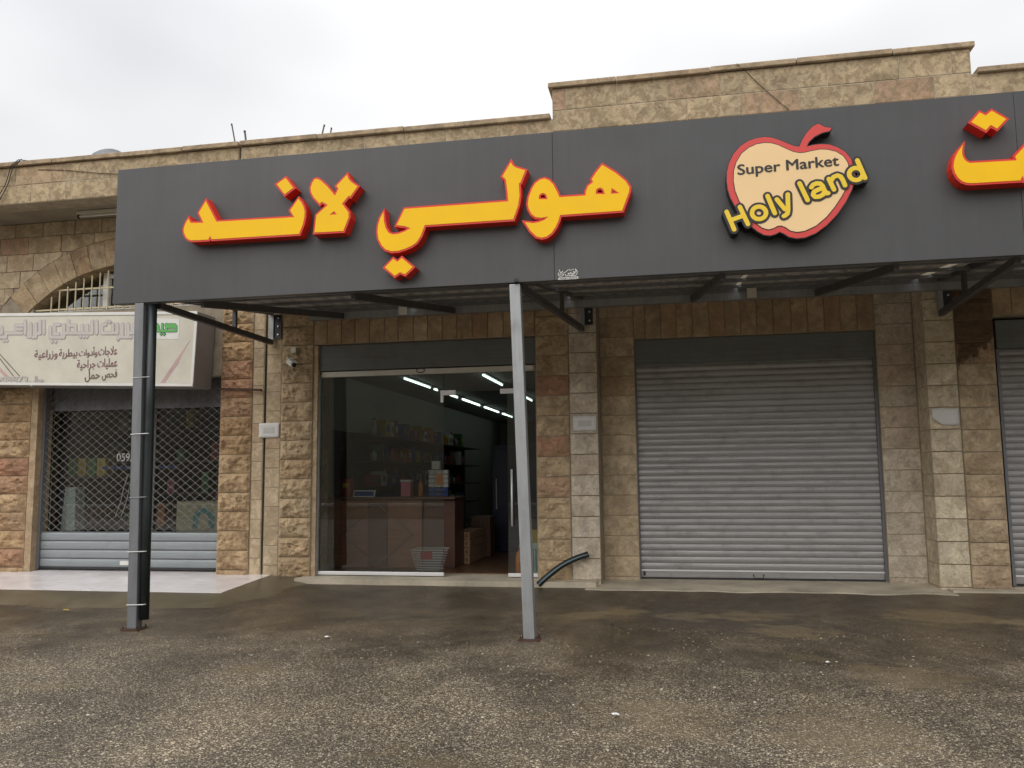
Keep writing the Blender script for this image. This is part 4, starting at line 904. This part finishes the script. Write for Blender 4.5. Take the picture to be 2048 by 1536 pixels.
for (p0, p1), words, m in zip(D_['vtext'], ((('علاجات', .775, 1), ('وأدوات', .54, .765), ('بيطرية', .30, .525), ('وزراعية', 0, .285)), (('عمليات', .51, 1), ('جراحية', 0, .47)), (('فحص', .53, 1), ('حمل', 0, .47))), ('ink_maroon', 'ink_maroon', 'ink_brown')):
    for wd, f0, f1 in words:
        text_mesh(shape(wd), m, vs_, 'lettering', p0[0]+(p1[0]-p0[0])*f0, p0[0]+(p1[0]-p0[0])*f1, p0[1]+(p1[1]-p0[1])*f0+.022, -.4545, .115 if 'أ' in wd or wd in ('جراحية', 'حمل', 'عمليات', 'علاجات') else .105, .024, math.atan2(p1[1]-p0[1], p1[0]-p0[0]))
(p0, p1) = D_['vtext'][3]
ta = math.atan2(p1[1]-p0[1], p1[0]-p0[0])
for wd, f0, f1 in (('908873', 0, .66), (shape('جوالي'), .70, 1)):
    xa, xb, zz = p0[0]+(p1[0]-p0[0])*f0, p0[0]+(p1[0]-p0[0])*f1, p0[1]+(p1[1]-p0[1])*f0
    text_mesh(wd, 'ink_grey', vs_, 'lettering_outline', xa+.007, xb+.007, zz+.013, -.4540, .085, .02, ta)
    text_mesh(wd, 'ink_pale', vs_, 'lettering', xa, xb, zz+.02, -.4565, .085, .02, ta)

# ------------------------------------------------------------------ the grey sign
SG = thing('shop_sign', (-1, -2.5, 3.06), 'long dark grey fascia sign with yellow Arabic letters and red apple emblem', 'sign')
for a, b in ((-5.70, -1.046), (-1.0435, 2.997), (2.9995, 7.2)):
    mb = MB().box(a, b, -2.55, -2.50, 3.06, 4.512); mb.build('panel', 'sign_grey', SG, bevel=.003)
MB().box(-5.69, 7.19, -2.498, -2.46, 3.07, 4.50).build('backing', 'steel_dark', SG)
for z in (3.10, 4.46): MB().box(-5.69, 7.19, -2.459, -2.41, z-.03, z+.03).build('frame_rail', 'galv_dark', SG)
FY = -2.68
for poly, holes in D_['letters']:
    body = MB().prism(offset_poly(poly, .018), FY, -2.5505, [offset_poly(h, -.015) for h in holes] if holes else ()).build('letter', 'red', SG)
    MB().prism(poly, FY-.004, FY-.0005, holes).build('letter_face', 'yellow', body)
em = MB().prism(offset_poly(D_['apple_outer'], .007), FY, -2.5505).build('apple_emblem', 'black', SG)
MB().prism(D_['apple_outer'], FY-.003, FY-.0005).build('red_rim', 'red_apple', em)
MB().prism(offset_poly(D_['apple_inner'], .0075), FY-.0055, FY-.0035).build('rim_line', 'black', em)
MB().prism(D_['apple_inner'], FY-.008, FY-.006).build('cream_face', 'cream', em)
(u0, w0), (u1, w1) = D_['super']; ta = math.atan2(w1-w0, u1-u0)
for wd, f0, f1, hh in (('Super', 0, .43, .095), ('Market', .485, 1, .095)):
    text_mesh(wd, 'black', em, 'lettering', u0+(u1-u0)*f0, u0+(u1-u0)*f1, w0+(w1-w0)*f0, FY-.0105, hh, .022, ta)
strokes(D_['holy'], .040, FY-.012, .14).build('word_outline', 'black', em)
strokes(D_['holy'], .0195, FY-.016, .002).build('word', 'yellow2', em)
lg = strokes(D_['logo'], .0028, -2.5535, .0025).build('maker_mark', 'white_patch', SG)
strokes([D_['logobar']], .0115, -2.5535, .0025).build('maker_mark', 'white_patch', SG)
a, b = D_['logobar']; text_mesh('0568155973', 'sign_grey', SG, 'maker_mark', a[0], b[0], a[1]-.0075, -2.5550, .015, .01, math.atan2(b[1]-a[1], b[0]-a[0]))

# ------------------------------------------------------------------ canopy frame and roof
CN = thing('steel_canopy', (-1, -1.3, 3.1), 'dark steel canopy frame with sheet roof behind the grey sign', 'canopy')
def roof_z(y): return 3.09+(y+2.46)*(.29/2.4)
def roof_sheet(x0, x1, nm, back=-.02):
    vs = []; fs = []; xs = []; x = x0; k = 0
    while x < x1:
        for dx, dz in ((0, 0), (.10, 0), (.125, .03), (.175, .03)): 
            if x+dx < x1: xs.append((x+dx, dz))
        x += .2
    for y in (-2.40, -1.2, back):
        for x, dz in xs: vs.append((x, y, roof_z(y)+.055+dz))
    n = len(xs)
    for j in range(2):
        for i in range(n-1): fs.append((j*n+i, j*n+i+1, (j+1)*n+i+1, (j+1)*n+i))
    o = MB().add(vs, fs).build(nm, 'roof_sheet', CN); m = o.modifiers.new('thickness', 'SOLIDIFY'); m.thickness = .004
for a, b in ((-5.2, -3.2), (-3.19, -1.2), (-1.19, .8), (.81, 2.8), (2.81, 7.0)): roof_sheet(a, b, 'roof_sheet')
for y in (-1.9, -1.25, -.6):
    MB().bar((-5.2, y, roof_z(y)+.027), (7, y, roof_z(y)+.027), .04, .03).build('purlin', 'galv_dark', CN)
for x0_, x1_ in ((-4.75, -4.15), (-3.1, -2.66), (.5, .28), (2.0, 1.70), (4.6, 4.6), (6.2, 6.2)):
    MB().bar((x0_, -2.42, roof_z(-2.42)-.05), (x1_, -.08, roof_z(-.08)-.05), .045, .075).build('rafter', 'steel_dark', CN)
MB().box(-4.62, 7, -.115, -.035, 3.29, 3.375).build('wall_channel', 'galv', CN)
MB().box(-4.62, 7, -.115, -.095, 3.376, 3.44).build('wall_channel', 'galv_dark', CN)
MB().box(-.868, 2.848, -.09, .396, 3.462, 3.478).build('added_light_stop', 'roof_sheet', CN)  # added cover that stops daylight falling onto the recessed lintel from above
def bracket(xf, xw):
    MB().bar((xf, -2.42, 3.05), (xw, -.04, 3.03), .055, .065).build('lower_chord', 'steel_dark', CN)
    MB().bar((xf, -2.42, 3.14), (xw, -.04, 3.43), .055, .06).build('upper_chord', 'steel_dark', CN)
    xm = xf+(xw-xf)*.62; ym = -2.42+2.38*.62
    MB().bar((xm, ym, 3.07), (xm, ym, 3.30), .045, .045).build('web', 'steel_dark', CN)
    MB().box(xw-.03, xw+.03, -.055, -.035, 3.0, 3.46).build('wall_post', 'galv', CN)
    MB().box(xw-.015, xw+.13, -.034, -.024, 3.08, 3.40).build('wall_plate', 'steel_black', CN)
    for z in (3.13, 3.24, 3.35): MB().tube([(xw+.09, -.034, z), (xw+.09, -.048, z)], .012, 6).build('bolt', 'alu', CN)
bracket(-5.25, -5.18); bracket(-1.40, -1.05); bracket(2.98, 3.05)
for x, nm in ((-3.33, 'left'), (.97, 'right')):
    t = thing('junction_box', (x, -.13, 3.36), 'small beige junction box on the wall channel above the '+('glass shop front' if nm == 'left' else 'closed wide shutter'), 'box')
    MB().box(x-.05, x+.05, -.145, -.116, 3.30, 3.41).build('box', 'banner', t, bevel=.005); MB().box(x-.055, x+.055, -.152, -.1455, 3.295, 3.415).build('lid', 'banner', t, bevel=.003)

# posts
def post(nm, top, base, zt, label, mat):
    t = thing(nm, (base, -2.5, gz(base, -2.5)), label, 'post'); zb = gz(base, -2.5)
    vs = []
    for (x, z) in ((base, zb+.012), (top, zt)):
        vs += [(x-.052,-2.55,z),(x+.052,-2.55,z),(x+.052,-2.45,z),(x-.052,-2.45,z)]
    MB().add(vs, [(0,3,2,1),(4,5,6,7),(0,1,5,4),(1,2,6,5),(2,3,7,6),(3,0,4,7)]).build('shaft', mat, t, bevel=.006)
    MB().box(base-.095, base+.095, -2.59, -2.41, zb-.004, zb+.012).build('base_plate', 'rust', t)
    for dx in (-.075, .075):
        for dy in (-.075, .075): MB().lathe([(.010,0),(.010,.018),(.005,.02),(.005,.03)], (base+dx, -2.5+dy, zb+.012), 6).build('bolt', 'rust', t)
    return t
post('steel_post', -5.39, -5.335, 3.058, 'grey steel post with black pipe strapped to it at the left', 'galv_dark')
p2 = post('steel_post', -1.428, -1.33, 3.045, 'bare galvanised steel post leaning slightly in front of the doorway', 'galv')
MB().bar((-1.44, -2.44, 3.06), (-1.40, -2.60, 3.07), .03, .03).build('stub', 'steel_black', p2)
dp = thing('drain_pipe', (-5.25, -2.49, -.15), 'black plastic drain pipe tied along the left steel post', 'pipe')
MB().tube([(-5.237, -2.49, -.15), (-5.25, -2.49, 1.0), (-5.262, -2.49, 2.0), (-5.275, -2.49, 3.05)], .047, 14).build('pipe', 'pipe_black', dp, True)
def xpost(z): return -5.335+(-.055)*(z+.25)/3.3
for z in (.0, .52, 1.06, 1.70, 2.28):
    xx = xpost(z)
    ring = [(xx-.056,-2.554,z-.004),(xx+.05,-2.556,z),(xx+.125,-2.545,z+.003),(xx+.142,-2.49,z+.003),(xx+.125,-2.44,z+.003),(xx,-2.446,z),(xx-.056,-2.446,z-.004),(xx-.056,-2.554,z-.004)]
    MB().tube(ring, .0048 if z in (.0, .52, 1.70) else .003, 5).build('cable_tie', 'tie' if z != 1.06 else 'galv', dp)

# ------------------------------------------------------------------ small things on the walls
t = thing('security_camera', (-4.86, -.03, 2.75), 'white bullet security camera on the tan pillar left of the glass front', 'camera')
MB().tube([(-4.90, -.03, 2.77), (-4.90, -.08, 2.78), (-4.885, -.12, 2.765)], .018, 8).build('bracket', 'white', t, True)
MB().tube([(-4.90, .0, 2.77), (-4.90, -.035, 2.77)], .045, 12).build('base', 'white', t, True)
a = Vector((-4.90, -.10, 2.755)); b = Vector((-4.765, -.21, 2.685)); d = (b-a).normalized()
MB().tube([a, a+d*.01, a+d*.15, a+d*.16], [.030, .040, .040, .036], 14).build('body', 'white', t, True)
MB().tube([a+d*.161, a+d*.175], .030, 14).build('lens', 'black', t, True)
up = Vector((0, 0, .012)); MB().bar(a+up+Vector((0,0,.034)), b+d*.03+up+Vector((0,0,.034)), .075, .008).build('visor', 'white', t)
t = thing('wall_box', (-4.86, -.03, 2.9), 'small square cream box above the security camera', 'box')
MB().box(-4.89, -4.825, -.055, -.02, 2.875, 2.948).build('box', 'banner', t, bevel=.004); MB().box(-4.893, -4.822, -.062, -.0555, 2.872, 2.951).build('lid', 'banner', t, bevel=.003)
t = thing('rusty_bar', (-5.6, -.05, 2.42), 'short rusty flat bar fixed across the golden pillar', 'bar')
MB().bar((-5.90, -.055, 2.428), (-5.31, -.055, 2.398), .02, .03).build('bar', 'rust', t); MB().box(-5.34, -5.315, -.05, .0, 2.39, 2.41).build('peg', 'rust', t)
def notice(x0, x1, z0, z1, y, label, fold=False):
    t = thing('paper_notice', ((x0+x1)/2, y, z0), label, 'notice'); vs = []; fs = []; nx, nz = 8, 6
    for j in range(nz+1):
        for i in range(nx+1):
            u, v = i/nx, j/nz; X = x0+(x1-x0)*u; Z = z0+(z1-z0)*v; yy = y-.003-.004*abs(noise.noise(Vector((X*9, Z*9, x0))))
            if fold and u+v < .42: k = .42-u-v; yy -= .12*k; X += .10*k; Z += .09*k
            vs.append((X, yy, Z))
    for j in range(nz):
        for i in range(nx): a = j*(nx+1)+i; fs.append((a, a+1, a+nx+2, a+nx+1))
    o = MB().add(vs, fs).build('sheet', 'paper', t, True); m = o.modifiers.new('thickness', 'SOLIDIFY'); m.thickness = .0006
    if not fold: MB().box(x0+(x1-x0)*.22, x0+(x1-x0)*.78, y-.0085, y-.008, z0+(z1-z0)*.3, z0+(z1-z0)*.7).build('print', 'paper_grey', t)
notice(-5.345, -5.06, 1.77, 1.962, -.004, 'pale paper notice pasted over the dark wall joint at left')
notice(-1.19, -.905, 1.775, 1.955, -.016, 'white paper notice on the pale pilaster beside the leaning post')
notice(2.893, 3.175, 1.757, 1.944, -.016, 'white paper notice with curled corner on the right-hand pale pilaster', True)
# black conduit offcut leaning on the wall
t = thing('black_conduit', (-1.4, -.2, -.05), 'curved black plastic conduit leaning against the pilaster foot', 'conduit')
pts = [Vector((-1.615, -.22, -.045)).lerp(Vector((-1.03, -.07, .30)), i/10)+Vector((0, 0, .055*math.sin(math.pi*i/10))) for i in range(11)]
MB().tube(pts, .036, 12).build('pipe', 'pipe_black', t, True)
MB().tube([q+Vector((.004, -.036, .004)) for q in pts], .005, 5).build('stripe', 'stripe_blue', t)
# soffit light over the pharmacy
t = thing('soffit_batten', (-7.45, -.33, 4.9), 'old fluorescent batten under the overhang left of the grey sign', 'light')
MB().box(-7.95, -6.75, -.36, -.30, 4.87, 4.914).build('body', 'banner', t, bevel=.004); MB().tube([(-7.92, -.33, 4.845), (-6.78, -.33, 4.845)], .014, 8).build('tube', 'white', t, True)
for x in (-7.93, -6.77): MB().box(x-.012, x+.012, -.345, -.315, 4.82, 4.869).build('lamp_holder', 'steel_black', t)
# cables
def cable(nm, lines, r, label, mat='cable'):
    t = thing(nm, lines[0][0], label, 'cable')
    for l in lines: MB().tube(l, r, 6).build('strand', mat, t, True)
cable('black_cables', [[(-9.0,-.83,4.75),(-8.80,-.83,4.96),(-8.66,-.83,5.20),(-8.56,-.865,5.43),(-8.46,-.86,5.50),(-8.36,-.80,5.50)], [(-8.95,-.83,4.75),(-8.76,-.83,4.94),(-8.63,-.83,5.18),(-8.53,-.865,5.42),(-8.42,-.85,5.51)]], .006, 'pair of black cables hanging over the parapet at the far left')
cable('thin_cable', [[(-8.2,-.812,5.36),(-7.8,-.812,5.32),(-7.3,-.812,5.24),(-6.9,-.812,5.19)]], .004, 'thin brown cable along the parapet above the arched window', 'rust')
cable('parapet_cable', [[(a, -.815 if i else -.86, b) for i, (a, b) in enumerate(D_['wirec'][0])]], .0035, 'thin cable hanging diagonally down the raised parapet', 'rust')
for i, (a, b, r, lb) in enumerate((((-5.623,-.42,5.924),(-5.53,-.40,5.40),.010,'longest steel rod sticking up behind the left parapet'), ((-5.432,-.42,5.81),(-5.39,-.40,5.40),.014,'short thick steel rod beside the longest one on the parapet'), ((-4.312,-.42,5.79),(-4.42,-.40,5.40),.010,'leaning steel rod sticking up above the Arabic letters'), ((-4.214,-.42,5.74),(-4.28,-.40,5.40),.010,'stub of steel rod right of the leaning one'))):
    t = thing('steel_rod', b, lb, 'rod', 'steel rods on the roof')
    m = Vector(a).lerp(Vector(b), .5)+Vector((.004, 0, 0)); MB().tube([a, m, b], r, 6).build('rod', 'steel_dark', t); MB().tube([Vector(a)+Vector((-.001,0,.002)), Vector(a)+Vector((0, 0, -.02))], r*1.15, 6).build('tip', 'rust', t)
# satellite dish behind the left parapet
t = thing('satellite_dish', (-9.33, 2.0, 5.1), 'grey satellite dish peeping over the left parapet', 'dish')
mb = MB(); n = 28; vs = []; fs = []
for j in range(6):
    rr = .52*j/5
    for k in range(n): vs.append((-9.33+rr*math.cos(2*math.pi*k/n), 2.0-.10+.35*rr*rr, 6.38+rr*.92*math.sin(2*math.pi*k/n)))
for j in range(5):
    for k in range(n): fs.append((j*n+k, j*n+(k+1)%n, (j+1)*n+(k+1)%n, (j+1)*n+k))
o = mb.add(vs, fs).build('reflector', 'galv_dark', t, True); m_ = o.modifiers.new('thickness', 'SOLIDIFY'); m_.thickness = .01
MB().tube([(-9.33, 2.1, 5.1), (-9.33, 2.1, 6.3)], .03, 8).build('mast', 'galv', t, True); MB().tube([(-9.33, 1.95, 5.92), (-9.33, 1.5, 6.1)], .015, 6).build('arm', 'galv', t)
# litter
def scrap(nm, x, y, s, mat, label, rot):
    t = thing(nm, (x, y, gz(x, y)+.012), label, 'litter'); z = gz(x, y)+.016; vs = []
    for k in range(7):
        a = 2*math.pi*k/7+rot; r = s*(.7+.3*noise.noise(Vector((k, x, y)))); vs.append((x+r*1.5*math.cos(a), y+r*math.sin(a), z+.006*(k % 2)))
    vs.append((x, y, z+.012)); MB().add(vs, [(k, (k+1)%7, 7) for k in range(7)]).build('sheet', mat, t)
scrap('yellow_leaf', -6.62, -1.86, .035, 'p_yellow', 'yellow leaf on the wet ground in front of the tiled apron', .3)
scrap('paper_scrap', -3.22, -2.66, .028, 'paper', 'white paper scrap between the two steel posts', 1)
scrap('paper_scrap', -.42, -4.55, .028, 'paper', 'larger white scrap on the chippings in the foreground centre', .2)
scrap('paper_scrap', 1.15, -3.05, .022, 'paper', 'tiny white scrap on dark ground right of centre', .6)
scrap('plastic_scrap', -.62, -1.95, .022, 'navy', 'dark blue scrap on wet ground right of the leaning post', .6)
